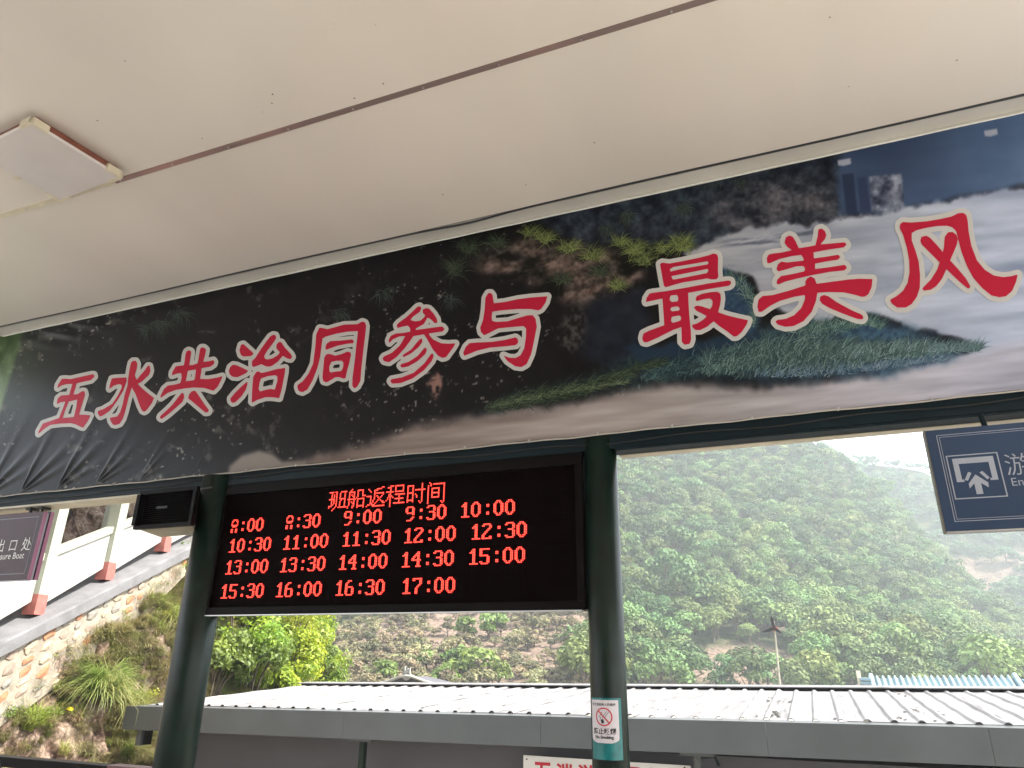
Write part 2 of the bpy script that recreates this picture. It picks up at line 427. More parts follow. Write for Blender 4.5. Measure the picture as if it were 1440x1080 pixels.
sizes = rng.uniform(2.5, 5.2, len(PT)) * np.where(rng.random(len(PT)) < .12, 1.3, 1)
px, py = to_photo(PT[:, :3] + np.array([0, 0, 3.]))
inview = (px > 868) & (px < 1450) & (py > 618) & (py < 968) & ~((px > 1318) & (py < 745))
app = sizes / PT[:, 1] * inview
order = np.argsort(-app)
near = [i for i in order[:290]]
far = [i for i in order[290:]]
def make_tree(name, me, p, s, rz, label, cat, group):
    o = link(name, me); o.location = (p[0], p[1], p[2] - .2 * s); o.scale = (s, s, s * random.uniform(.85, 1.2)); o.rotation_euler = (random.uniform(-.12, .12), random.uniform(-.12, .12), rz)
    return props(o, label, cat, group)
for i in near:
    make_tree('forest_tree', crownsA[i % 6], PT[i], sizes[i], random.uniform(0, 6.28), 'broadleaf tree with a rounded green crown on the wooded mountainside', 'tree', 'trees on the wooded mountainside')

def instancer(name, pts, siz, meshes, tag_src):
    """one wood as a point cloud instanced by geometry nodes"""
    me = bpy.data.meshes.new(name); n = len(pts)
    me.vertices.add(n); me.vertices.foreach_set('co', np.asarray(pts, np.float32)[:, :3].ravel())
    for nm, dt, arr in (('siz', 'FLOAT', np.asarray(siz)), ('rz', 'FLOAT', rng.uniform(0, 6.28, n)), ('kind_i', 'INT', rng.integers(0, len(meshes), n))):
        a = me.attributes.new(nm, dt, 'POINT'); a.data.foreach_set('value', arr.astype(np.float32 if dt == 'FLOAT' else np.int32))
    o = link(name, me)
    ng = bpy.data.node_groups.new(name, 'GeometryNodeTree')
    ng.interface.new_socket('Geometry', in_out='INPUT', socket_type='NodeSocketGeometry'); ng.interface.new_socket('Geometry', in_out='OUTPUT', socket_type='NodeSocketGeometry')
    gi = ng.nodes.new('NodeGroupInput'); go = ng.nodes.new('NodeGroupOutput')
    iop = ng.nodes.new('GeometryNodeInstanceOnPoints'); g2i = ng.nodes.new('GeometryNodeGeometryToInstance')
    for s in reversed(tag_src):
        oi = ng.nodes.new('GeometryNodeObjectInfo'); oi.inputs['Object'].default_value = s; oi.transform_space = 'ORIGINAL'
        ng.links.new(oi.outputs['Geometry'], g2i.inputs[0])
    def att(nm, dt):
        a = ng.nodes.new('GeometryNodeInputNamedAttribute'); a.data_type = dt; a.inputs[0].default_value = nm; return a.outputs[0]
    cx = ng.nodes.new('ShaderNodeCombineXYZ'); ng.links.new(att('rz', 'FLOAT'), cx.inputs[2])
    ng.links.new(gi.outputs[0], iop.inputs['Points']); ng.links.new(g2i.outputs[0], iop.inputs['Instance'])
    iop.inputs['Pick Instance'].default_value = True
    ng.links.new(att('kind_i', 'INT'), iop.inputs['Instance Index']); ng.links.new(cx.outputs[0], iop.inputs['Rotation']); ng.links.new(att('siz', 'FLOAT'), iop.inputs['Scale'])
    ng.links.new(iop.outputs[0], go.inputs[0])
    md = o.modifiers.new('scatter', 'NODES'); md.node_group = ng
    return o
srcA = [next(o for o in COL.objects if o.data == me) for me in crownsA]
fw = instancer('mountain_woods', PT[far] - np.array([0, 0, .5, 0]), sizes[far], crownsA, srcA)
props(fw, 'green broadleaf woods covering the mountain behind the metal roof', 'woods', kind='stuff')
kB = barekeep(PB, .06)
PTB = thin(scatter(hillB, 5200, -.3, .75, 5, lambda x, y, z, u: kB(x, y, z, u)), 3.6)
sB = rng.uniform(3.2, 5.6, len(PTB))
firstB = []
for k, me in enumerate(crownsB):
    o = make_tree('forest_tree', me, PTB[k], sB[k], k, ['hazy tree on the upper slope of the farther ridge', 'hazy tree low on the farther ridge', 'pale tree halfway up the farther ridge', 'rounded hazy tree on the shoulder of the farther ridge'][k], 'tree', 'trees on the far ridge'); firstB.append(o)
fb = instancer('far_ridge_woods', PTB[4:], sB[4:], crownsB, firstB)
props(fb, 'hazy woods covering the farther ridge at the right', 'woods', kind='stuff')
# scrub on the brown hillside seen under the LED board
PS = scatter(hillA, 5200, -.95, -.22, 2, lambda x, y, z, u: np.where(y < 140, 1., .2) * np.where(np.abs(u + .47) < .07, .35, 1) * (.25 + .75 * (fbm(x / 9, z / 6, 4.) > .5)))
PS = thin(PS, 1.1); sS = rng.uniform(.6, 1.7, len(PS))
fs_ = []
for k, me in enumerate(shrubsA):
    o = make_tree('hillside_shrub', me, PS[k], sS[k], k, 'small dry olive shrub on the brown hillside', 'shrub', 'shrubs on the brown hillside'); fs_.append(o)
fh = instancer('hillside_scrub', PS[4:], sS[4:], shrubsA, fs_)
props(fh, 'dry olive scrub over the brown hillside under the LED board', 'scrub', kind='stuff')
hx = [(648, 935, 2.2, 'bright bush at the middle of the brown hillside touching its neighbour on the right'), (672, 945, 2.9, 'largest bright bush in the clump at the middle of the brown hillside'), (700, 952, 1.7, 'small round bush at the right end of the middle clump above the ridge'),
      (690, 885, 2.6, 'upper bush directly under the LED board left of the dark cliff'), (655, 888, 2.0, 'paler bush under the LED board above the middle clump'), (816, 952, 2.8, 'bright bush against the left side of the right column'),
      (600, 925, 1.6, 'lone small bush above the right slope of the pavilion tip'), (540, 950, 2., 'green bush left of the pavilion tip'), (625, 955, 1.5, 'low bush right of the pavilion tip on the ridge line')]
for k, (a, b, s, lb) in enumerate(hx):
    c, _ = bare_patch(hillA, a, b + 16, 1, 1)
    make_tree('hillside_bush', shrubsG[k % 3], c, s * 1.25, k * 1.3, lb, 'bush', 'green bushes on the brown hillside')

# ------------------------------------------------------------------ near slope with covered stairs
Y1K = 10.0
def K(t): return np.array([Y1K * (-1.405 - .046 * t), Y1K * (1 + .177 * t), 1.6 + Y1K * (.082 + .085 * t)])
kd = K(1) - K(0); kdh = np.array([kd[0], kd[1], 0]); kdh /= np.linalg.norm(kdh)      # along the stairs, horizontal
ko = np.array([kdh[1], -kdh[0], 0])                                                # outward, towards the dock
# top line of the slope
top = [K(-5), K(-2), K(0), K(1), K(2), K(2.9), np.array([-15.9, 16.6, 4.9]), np.array([-18., 20, 6.2]), np.array([-23., 26, 8.]), np.array([-30, 34, 10.]), np.array([-40, 46, 12.])]
drop = [1.35, 1.25, 1.1, .95, .55, .35, .15, 0, 0, 0, 0]
foot = [np.array([-10.8, 3.5, -3.2]), np.array([-11.6, 6.0, -3.2]), np.array([-11.8, 8.8, -3.2]), np.array([-12.6, 10.4, -3.2]), np.array([-13.2, 12.2, -3.2]), np.array([-13.6, 14, -3.2]), np.array([-13.9, 17, -3.2]), np.array([-14.3, 20.5, -3.2]), np.array([-17.3, 26, -3.2]), np.array([-24, 34, -3.2]), np.array([-36, 46, -3.2])]
na = 330
ta = np.linspace(0, len(top) - 1, na)
def lerp(L, t):
    A = np.array(L); i = np.clip(np.floor(t).astype(int), 0, len(L) - 2); f = (t - i)[:, None]; return A[i] * (1 - f) + A[i + 1] * f
TOP = lerp([a - np.array([0, 0, d]) for a, d in zip(top, drop)], ta); FOOT = lerp(foot, ta)
nb = 200; tb = np.linspace(0, 1, nb)
b_ = tb[:, None, None]
SL = TOP[None] * (1 - b_) + FOOT[None] * b_
SL[..., 2] += (np.sin(math.pi * tb) * .35)[:, None]
nrm = np.array([.78, -.35, .5])
x, y, z = SL[..., 0], SL[..., 1], SL[..., 2]
rough = (fbm(x * .55, y * .55, z * .55, 3) - .5) * 1.7 + (np.abs(fbm(x * 1.9, y * 1.9, z * 1.2 + 9, 4) - .5)) * -1.1 + (fbm(x * 6, y * 6, z * 6, 3) - .5) * .22
fade = np.clip(tb * 7, 0, 1)[:, None]
SL = SL + (rough * fade)[..., None] * nrm
def slopemat():
    m = bpy.data.materials.new('slope_rock'); m.use_nodes = True; n = m.node_tree; b = n.nodes['Principled BSDF']; b.inputs['Roughness'].default_value = .95
    geo = n.nodes.new('ShaderNodeNewGeometry')
    def noise(sc, det=8, dist=0.):
        t = n.nodes.new('ShaderNodeTexNoise'); t.inputs['Scale'].default_value = sc; t.inputs['Detail'].default_value = det; t.inputs['Distortion'].default_value = dist
        n.links.new(geo.outputs['Position'], t.inputs['Vector']); return t.outputs['Fac']
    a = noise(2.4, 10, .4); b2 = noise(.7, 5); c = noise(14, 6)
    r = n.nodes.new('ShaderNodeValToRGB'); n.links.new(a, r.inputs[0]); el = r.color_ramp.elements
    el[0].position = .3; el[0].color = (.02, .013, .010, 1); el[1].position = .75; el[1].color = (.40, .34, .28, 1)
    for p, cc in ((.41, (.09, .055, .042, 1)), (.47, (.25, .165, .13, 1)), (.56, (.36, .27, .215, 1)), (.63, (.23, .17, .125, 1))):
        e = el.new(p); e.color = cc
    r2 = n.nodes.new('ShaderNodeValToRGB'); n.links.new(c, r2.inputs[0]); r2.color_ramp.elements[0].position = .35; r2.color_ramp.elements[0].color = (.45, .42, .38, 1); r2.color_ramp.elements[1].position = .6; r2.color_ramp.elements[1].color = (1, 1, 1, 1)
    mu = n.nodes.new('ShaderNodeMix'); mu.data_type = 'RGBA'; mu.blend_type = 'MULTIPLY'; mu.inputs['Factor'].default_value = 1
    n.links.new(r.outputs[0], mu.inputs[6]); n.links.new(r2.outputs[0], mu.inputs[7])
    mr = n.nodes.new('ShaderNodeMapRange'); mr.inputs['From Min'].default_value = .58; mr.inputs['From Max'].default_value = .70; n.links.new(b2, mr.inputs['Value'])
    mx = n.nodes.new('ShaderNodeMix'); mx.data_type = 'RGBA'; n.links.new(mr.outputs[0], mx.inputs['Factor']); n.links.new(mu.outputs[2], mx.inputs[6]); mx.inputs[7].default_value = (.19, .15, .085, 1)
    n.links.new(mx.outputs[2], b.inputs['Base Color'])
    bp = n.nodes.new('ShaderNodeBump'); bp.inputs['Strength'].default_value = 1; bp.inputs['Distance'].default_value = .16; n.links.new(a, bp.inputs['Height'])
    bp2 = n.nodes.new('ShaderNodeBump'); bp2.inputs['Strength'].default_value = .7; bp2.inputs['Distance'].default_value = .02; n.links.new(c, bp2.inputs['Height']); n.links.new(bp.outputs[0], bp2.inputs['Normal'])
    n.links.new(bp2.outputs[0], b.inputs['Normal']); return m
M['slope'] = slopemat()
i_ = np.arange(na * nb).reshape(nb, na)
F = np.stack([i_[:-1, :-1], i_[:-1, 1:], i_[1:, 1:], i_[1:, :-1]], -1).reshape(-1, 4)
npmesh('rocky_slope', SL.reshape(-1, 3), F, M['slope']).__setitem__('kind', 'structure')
# hill behind the stairs
BK = lerp([a + np.array([-1.9, .15, -.15]) for a in top[:6]] + [a + np.array([-.25, .0, -.1]) for a in top[6:]], ta)
BK2 = BK + np.array([-1.6, .6, 4.2]); BK3 = BK + np.array([-9, 4, 10.])
rows = np.stack([BK * (1 - s) + BK2 * s for s in np.linspace(0, 1, 50)] + [BK2 * (1 - s) + BK3 * s for s in np.linspace(.03, 1, 40)])
x, y, z = rows[..., 0], rows[..., 1], rows[..., 2]
dd = (fbm(x * .6, y * .6, z * .6, 4) - .5) * 1.6 + (fbm(x * 3, y * 3, z * 3, 3) - .5) * .5
rows = rows + (dd * np.clip(np.arange(90) / 6, 0, 1)[:, None])[..., None] * nrm
i_ = np.arange(na * 90).reshape(90, na)
F = np.stack([i_[:-1, :-1], i_[:-1, 1:], i_[1:, 1:], i_[1:, :-1]], -1).reshape(-1, 4)
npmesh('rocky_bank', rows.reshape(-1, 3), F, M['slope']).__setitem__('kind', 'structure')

# stair gallery: floor, kerb, parapets, posts, roof
def Kp(t, o=0., h=0.): return K(t) + ko * o + np.array([0, 0, h])
def slab(mb, t0, t1, o0, o1, h0, h1, mi=0):
    p = [Kp(t0, o0, h0), Kp(t1, o0, h0), Kp(t1, o1, h0), Kp(t0, o1, h0), Kp(t0, o0, h1), Kp(t1, o0, h1), Kp(t1, o1, h1), Kp(t0, o1, h1)]
    return mb.hexa(p, mi)
gal = thing('stair_gallery', K(0), 'white covered stair gallery climbing the rocky bank at the left', 'gallery')
slab(MB(), -5.2, 2.9, -1.7, -.12, -.35, -.1).build('floor', M['cap'], gal)
PW = .13
posts_t = [-5, -4, -3, -2, -1, 0, 1, 2.05, 2.9]
for t in posts_t:
    c = K(t)
    def colbox(o, z0, z1, e=0.):
        q = []
        for zz in (z0, z1):
            for sx, sy in ((-1, -1), (1, -1), (1, 1), (-1, 1)):
                q.append(c + kdh * sx * (PW + e) + ko * (o + sy * (PW + e)) + np.array([0, 0, zz]))
        return MB().hexa(q)
    pst = colbox(-.02, .32, 2.75).build('post', M['palegreen'], gal)
    colbox(-.02, -.06, .32, .004).build('painted_base', M['pinkbase'], pst).location = (0, 0, 0)
    if t < 2.5: colbox(-1.6, -.2, 2.75).build('post', M['palegreen'], gal)
dt = (PW + .012) / 1.829
for a, b in zip(posts_t[:-1], posts_t[1:]):
    h0, h1 = .06, (.24 if b < 2.5 else .12)
    MB().hexa([Kp(a + dt, -.10, h0), Kp(b - dt, -.10, h1), Kp(b - dt, 0, h1), Kp(a + dt, 0, h0), Kp(a + dt, -.10, 1.02), Kp(b - dt, -.10, 1.02), Kp(b - dt, 0, 1.02), Kp(a + dt, 0, 1.02)]).build('parapet_panel', M['plaster'], gal)
    slab(MB(), a + dt, b - dt, -.14, .05, 1.025, 1.17).build('parapet_rail', M['palegreen'], gal)
slab(MB(), -5.2, 3.0, -1.9, .5, 2.76, 2.92).build('roof_slab', M['palegreen'], gal)
kb = thing('stair_kerb', K(1) - np.array([0, 0, .2]), 'grey concrete kerb running under the white stair gallery', 'kerb')
MBk = MB()
kp = [(t, .42) for t in np.linspace(-5.2, 2.3, 40)] + [(2.5, .40), (2.7, .33), (2.85, .2), (2.95, .0)]
vs = []; fs = []
for i, (t, o) in enumerate(kp):
    j = .012 * math.sin(i * 2.3)
    for (oo, hh) in ((-.3, -.07), (o - .02, -.07 - .03), (o + j, -.14), (o + j, -.36), (-.3, -.36)): vs.append(Kp(t, oo, hh - (.06 if hh > -.1 else 0) * 0))
for i in range(len(kp) - 1):
    for k in range(5): fs.append((i * 5 + k, i * 5 + (k + 1) % 5, (i + 1) * 5 + (k + 1) % 5, (i + 1) * 5 + k))
fs += [(0, 1, 2, 3, 4), tuple(len(vs) - 5 + k for k in range(5))]
MBk.add(vs, fs).build('kerb_body', M['cap'], kb)

# stone retaining wall under the kerb: mortar bed + stones one by one
rw = thing('retaining_wall', K(0) - np.array([0, 0, 1.2]), 'rough stone retaining wall with orange and cream stones below the kerb', 'wall')
def wdep(t): return np.interp(t, [-5, 0, 1, 2, 2.4], [1.55, 1.35, 1.1, .7, .45])
bed = MB(); vs = []; T = np.linspace(-5.2, 2.35, 60)
for t in T:
    for o, h in ((.10, -.30), (.30, -.34), (.34 + .05, -.34 - wdep(t)), (.0, -.34 - wdep(t) - .2)): vs.append(Kp(t, o, h))
fs = [(i * 4 + k, i * 4 + (k + 1) % 4, (i + 1) * 4 + (k + 1) % 4, (i + 1) * 4 + k) for i in range(59) for k in range(4)] + [(0, 1, 2, 3), (236, 237, 238, 239)]
bed.add(vs, fs).build('mortar_bed', mat('lime_mortar', (.30, .26, .21), .95, var=.3, scale=5, bump=.6, bscale=18), rw)
smats = [mat('stone_cream', (.38, .31, .23), .9, var=.35, scale=7, bump=.5, bscale=20), mat('stone_orange', (.36, .17, .09), .9, var=.4, scale=6, bump=.5, bscale=20),
         mat('stone_pink', (.33, .25, .20), .9, var=.35, scale=7, bump=.5, bscale=20), mat('stone_grey', (.25, .23, .20), .9, var=.3, scale=7, bump=.5, bscale=20)]
t = -3.4; r2 = random.Random(5)
while t < 2.25:
    wd = r2.uniform(.12, .26); dep = wdep(t) - .05; h = .04
    while h < dep - .06:
        hh = min(r2.uniform(.12, .30), dep - h)
        if hh > .07:
            n = r2.randint(6, 8); poly = []
            for k in range(n):
                a = 2 * math.pi * k / n + r2.uniform(-.25, .25)
                ca, sa = math.cos(a), math.sin(a); q = 1 / max(abs(ca), abs(sa)) ** .6
                tt = t + wd / 2 + ca * q * wd * .40 * r2.uniform(.85, 1.12); hz = -.34 - h - hh / 2 + sa * q * hh * .42 * r2.uniform(.85, 1.12)
                poly.append((tt, hz))
            pr = r2.uniform(.012, .04); st = MB(); V = []
            for (tt, hz) in poly: V.append(Kp(tt, .30 + .05 * ((-.34 - hz) / 1.3) - .03, hz))
            cx = sum(p[0] for p in poly) / n; cz = sum(p[1] for p in poly) / n
            for (tt, hz) in poly: V.append(Kp(cx + (tt - cx) * .86, .31 + .05 * ((-.34 - hz) / 1.3) + pr * r2.uniform(.6, 1.1), cz + (hz - cz) * .86))
            V.append(Kp(cx, .32 + .05 * ((-.34 - cz) / 1.3) + pr * 1.3, cz))
            fs = [(i, (i + 1) % n, n + (i + 1) % n, n + i) for i in range(n)] + [(n + i, n + (i + 1) % n, 2 * n) for i in range(n)]
            st.add(V, fs).build('stone', r2.choices(smats, [5, 1.1, 3.2, 1.4])[0], rw)
        h += hh + .015
    t += wd + .008

# grass and plants on the slope
def blades_mesh(name, n, L, wdt, spread, droop, seed, mats, up=.9):
    r = np.random.default_rng(seed); V = []; F = []
    az = r.uniform(0, 2 * math.pi, n); ln = L * r.uniform(.55, 1.15, n); tilt = r.uniform(.1, spread, n)
    bx = r.normal(0, .07, (n, 2)) * L
    for k in range(n):
        d = np.array([math.cos(az[k]), math.sin(az[k])]); s = np.array([-d[1], d[0]])
        x = 0.; z_ = 0.; ang = math.pi / 2 - tilt[k]; pts = []
        for j in range(5):
            pts.append((x, z_)); st = ln[k] / 4
            x += math.cos(ang) * st; z_ += math.sin(ang) * st * up; ang -= droop * (.6 + .5 * j) * (.7 + .6 * r.random())
        b = len(V)
        for j, (xx, zz) in enumerate(pts):
            ww = wdt * (1 - (j / 4) ** 1.5) + .0012
            for sg in (-1, 1): V.append((bx[k, 0] + d[0] * xx + s[0] * ww * sg, bx[k, 1] + d[1] * xx + s[1] * ww * sg, zz))
        for j in range(4): F.append((b + 2 * j, b + 2 * j + 1, b + 2 * j + 3, b + 2 * j + 2))
    me = npmesh('_', np.array(V), np.array(F), mats); me.name = name
    return me
def slope_point(px, py):
    """where the photo ray at px,py meets the slope"""
    xs, ys = to_photo(SL); d = (xs - px) ** 2 + (ys - py) ** 2
    k = np.argsort(d.ravel())[:30]; P = SL.reshape(-1, 3)[k]
    return P[np.argmin(P[:, 1])]
big1 = blades_mesh('long_blades', 520, .95, .008, .9, .33, 1, [brightgrass]); big2 = blades_mesh('hanging_blades', 900, 1.25, .008, 1.1, .45, 2, [grassm])
tuftm = [blades_mesh('tuft_blades', 170, .5, .006, 1.0, .35, 10 + k, [grassm if k in (1, 4) else drygrass]) for k in range(6)]
def tuft(me, px, py, s, label, group=None, cat='grass tuft'):
    p = slope_point(px, py); o = link('grass_tuft', me); o.location = p - np.array([0, 0, .03]); o.scale = (s,) * 3; o.rotation_euler = (R(8), R(14), random.uniform(0, 6)); props(o, label, cat, group); return o
tuft(big1, 45, 1022, .78, 'bright green fountain of grass at the bottom left of the bank')
tuft(big2, 140, 978, .95, 'large tuft of long drooping pale grass beside the roof end')
tuft(big2, 178, 1010, .8, 'lower drooping clump of straw green grass touching the roof end')
tuft(big1, 215, 835, .62, 'green grass tuft hanging just below the end of the kerb')
tuft(big2, 232, 880, .8, 'long yellowing grass hanging beside the dark green column')
for k, (a, b, s, lb) in enumerate([(190, 850, .9, 'straw grass tuft just under the rounded kerb end'), (245, 852, 1., 'straw and green tuft half hidden by the left side of the dark column'),
        (205, 905, .9, 'pale tuft midway between the kerb end and the roof end'), (120, 940, .8, 'small dry tuft on the bare rock left of the large drooping tuft'), (95, 1062, .8, 'dry tuft on the rock just above the dark guard rail'),
        (60, 915, .6, 'tiny dry tuft growing from the foot of the stone wall'), (180, 815, .5, 'tiny tuft touching the underside of the kerb'), (305, 905, 1.2, 'tall straw grass right of the dark column under the LED board corner'),
        (325, 950, 1.3, 'large straw tuft on the slope above the sloping roof edge'), (200, 1055, 1., 'hanging tuft under the free end of the grey fascia')]):
    tuft(tuftm[k % 6], a, b, s, lb, 'small grass tufts on the rocky bank')
# ground cover: many short blades and creepers joined
xs, ys = to_photo(SL); flat = SL.reshape(-1, 3)
m_ = fbm(flat[:, 0] * .9, flat[:, 1] * .9, flat[:, 2] * .9 + 4, 4)
pxx = xs.ravel(); pyy = ys.ravel()
wgt = np.clip((m_ - .50) * 7, 0, 1) * ((pxx > -60) & (pxx < 560) & (pyy < 1120)) + .10
wgt *= np.where((pxx > 165), 2.0, .6) * np.where(flat[:, 1] > 15, 1.6, 1)
wgt[(pxx < 60) & (pyy < 960)] *= .15
idx = rng.choice(len(flat), 19000, p=wgt / wgt.sum())
Pg = flat[idx] + rng.normal(0, .04, (len(idx), 3))
cov = instancer('slope_ground_cover', np.c_[Pg, np.zeros(len(Pg))], rng.uniform(.3, .9, len(Pg)), tuftm, [o for o in [next(q for q in COL.objects if q.data == me) for me in tuftm]])
props(cov, 'dry grass and weeds covering the rocky bank', 'ground cover', kind='stuff')
# leafy creepers
def leafpatch(name, n, R_, size, seed, mats):
    r = np.random.default_rng(seed); d = r.normal(size=(n, 3)); d[:, 2] = abs(d[:, 2]); d /= np.linalg.norm(d, axis=1)[:, None]
    V, F = cards(d * R_ * r.uniform(.3, 1, (n, 1)) * np.array([1, 1, .7]), d, size, .55, .6, r); me = npmesh('_', V, F, mats); me.name = name; return me
creep = [leafpatch('creeper_leaves', 260, .38, .035, 90 + k, [leaf_bush if k < 2 else leaf_dark]) for k in range(3)]
for k, (a, b, s, lb) in enumerate([(60, 905, .9, 'green creeper hanging over the stone wall below the second post'), (172, 862, .55, 'small bright weed where the stone wall meets the grass'),
        (265, 765, 1.0, 'bright leafy sprig seen under the loudspeaker'), (250, 800, .9, 'leafy weed beside the dark column just below the loudspeaker'), (232, 868, .7, 'broad leaved seedling left of the dark column'),
        (14, 1000, .8, 'dark leafy weed at the left edge behind the bright grass fountain'), (152, 972, .7, 'leafy weed growing in the large drooping tuft'), (215, 985, .9, 'yellow green weed right above the roof end'), (75, 1000, .55, 'small leafy weed right of the bright grass fountain')]):
    o = link('leafy_plant', creep[k % 3]); o.location = slope_point(a, b) + np.array([.05, -.05, .02]); o.scale = (s,) * 3; o.rotation_euler.z = k
    props(o, lb, 'plant', 'leafy weeds on the rocky bank')
yf = leafpatch('petals', 60, .07, .025, 99, [mat('yellow_petals', (.75, .62, .02), .6)])
o = link('yellow_flower', yf); o.location = slope_point(97, 1001) + np.array([.1, -.1, .1]); props(o, 'single yellow flower head on the brown bank', 'flower')

# bushes beyond the left column
def bush_obj(px, py, Y, rad, h, seed, leafm, label, group=None, nleaf=4200, size=.078):
    p = slope_point(px, py); Y = p[1]
    t = thing('bush', p, label, 'bush', group)
    r = np.random.default_rng(seed); c = []
    for i in range(16):
        a = r.uniform(0, 6.28); q = rad * math.sqrt(r.uniform()) * .8; zz = h * r.uniform(.25, .92) * (1 - .35 * (q / rad)); c.append((math.cos(a) * q, math.sin(a) * q, zz, rad * r.uniform(.2, .38)))
    Pn = []; Nn = []
    for (x, y, z, lr) in c:
        n = nleaf // 16; d = r.normal(size=(n, 3)); d /= np.linalg.norm(d, axis=1)[:, None]
        Pn.append(np.array([x, y, z]) + d * lr * (r.uniform(.15, 1.15, n) ** .6)[:, None] * np.array([1, 1, .8])); Nn.append(d + np.array([0, 0, .5]))
    V, F = cards(np.concatenate(Pn), np.concatenate(Nn), size, .45, .6, r)
    o = npmesh('foliage', V, F, leafm, t); o.location = (0, 0, 0)
    mb = MB()
    for (x, y, z, lr) in c: mb.tube([(0, 0, -.6), (x * .4, y * .4, z * .4), (x, y, z + lr * .4)], [.045, .03, .008], 5)
    s = mb.build('stem', bark, t); s.location = (0, 0, 0)
    return t
bl = [(300, 985, 21, 1.1, 1.9, leaf_dark), (352, 985, 22, 1.5, 2.9, leaf_dark), (395, 975, 21, 1.3, 2.2, leaf_bush), (405, 930, 25, 1.7, 2.6, leaf_bush), (440, 985, 23, 1.0, 3.2, leaf_dark),
      (470, 975, 24, 1.4, 3.3, leaf_bush), (492, 960, 25, 1.15, 2.9, leaf_bush), (335, 925, 24, 1.7, 2.4, leaf_bush), (500, 985, 26, 1.0, 1.5, leaf_bush), (375, 1000, 19, .9, 1.4, leaf_bush), (505, 975, 26, 1.5, 2.9, leaf_bush), (455, 925, 25, 1.5, 2.0, leaf_bush)]
bd = ['dark green bush just right of the left column', 'tall olive bush below the left part of the LED board', 'yellow green bush above the left end of the metal roof', 'upper bright bush under the 15:30 line of the board',
      'dark leafy bush between two bright yellow green ones', 'bright lime bush near the top left corner of the metal roof', 'rounded lime bush standing furthest right beside the brown hillside', 'yellowing bush on the slope close to the column',
      'low lime bush at the corner of the roof ridge', 'small bright bush peeping over the sloping roof edge', 'outermost lime bush whose right side meets the brown hillside', 'bright bush high on the bank right under the LED board edge']
for k, (a, b, Y, r_, h_, m_) in enumerate(bl): bush_obj(a, b, Y, r_, h_, 200 + k, m_, bd[k])

# ------------------------------------------------------------------ metal-roofed building below
bldg = thing('metal_roofed_building', (-5, 13, -3.2), 'low grey building with a white corrugated metal roof and grey fascia', 'building')
XL, XR = -12.75, 9.0
def ez(x): return .66 + .0135 * (x + 12.7)             # eave height, rising slightly to the right
def rz_(x): return .918 + .0145 * (x + 12.2)          # ridge height
YE, YR = 12.0, 16.9
def roofz(x, y): s = (y - YE) / (YR - YE); return ez(x) * (1 - s) + rz_(x) * s
bpitch = .335
xr = XL; k = 0
sheet_src = []
while xr < XR:
    x0, x1 = xr, min(xr + bpitch * 3, XR)
    prof = []
    q = x0
    for _ in range(3):
        prof += [(q, 0), (q + .205, 0), (q + .240, .03), (q + .280, .03), (q + .315, 0)]; q += bpitch
    prof.append((x1 + .004, 0))
    vs = []; ny = 14
    for j in range(ny + 1):
        y = YE - .06 + (YR - YE - .05) * j / ny
        for (xx, h) in prof: vs.append((xx, y, roofz(xx, y) + h + .06 + .004 * (k % 2) + .006 * math.sin(j * 1.7 + k)))
    n = len(prof); fs = [(j * n + i, j * n + i + 1, (j + 1) * n + i + 1, (j + 1) * n + i) for j in range(ny) for i in range(n - 1)]
    b = len(vs); vs += [(a, bb, c - .012) for a, bb, c in vs]; fs += [tuple(b + i for i in f[::-1]) for f in fs[:]]
    fs += [(i, b + i, b + i + 1, i + 1) for i in range(n - 1)]
    o = MB(); o.add(vs, fs); o = o.build('roof_sheet', M['roof'], bldg)
    xr += bpitch * 3; k += 1
# dirt on the sheets
r3 = random.Random(11); spots = []
for (a, b, n, sp) in [(1090, 985, 26, 7), (1090, 1003, 26, 6), (1265, 978, 12, 6), (1283, 1000, 16, 6), (1180, 1012, 6, 6), (1040, 1015, 8, 10), (920, 1000, 9, 14), (700, 1000, 18, 60), (500, 985, 14, 60), (1270, 1012, 10, 7), (1320, 1010, 8, 12), (820, 990, 8, 40), (1210, 1015, 8, 10), (1080, 1008, 12, 5)]:
    for _ in range(n):
        px_, py_ = a + r3.gauss(0, sp * 1.1), b + r3.gauss(0, sp * .4)
        rr = ray(px_, py_)
        tt = None
        lo_, hi_ = 8., 22.
        for Y in np.linspace(YE, YR - .2, 60):
            P = PY(px_, py_, Y)
            if P[2] <= roofz(P[0], Y) + .07: tt = (P[0], Y); break
        if tt and YE + .1 < tt[1]:
            spots.append((tt[0], tt[1], r3.uniform(.012, .05)))
mb = MB()
for (x_, y_, s_) in spots:
    n = 6; s_ *= .55; pts = [(x_ + math.cos(6.283 * i / n) * s_ * r3.uniform(.5, 1.6), y_ + math.sin(6.283 * i / n) * s_ * r3.uniform(1.2, 4)) for i in range(n)]
    base = [(a, b, roofz(a, b) + .076) for a, b in pts]
    mb.add(base + [(x_, y_, roofz(x_, y_) + .082)], [(i, (i + 1) % n, n) for i in range(n)])
d_ = mb.build('fallen_debris', M['roofspot'], bldg); d_['kind'] = 'stuff'
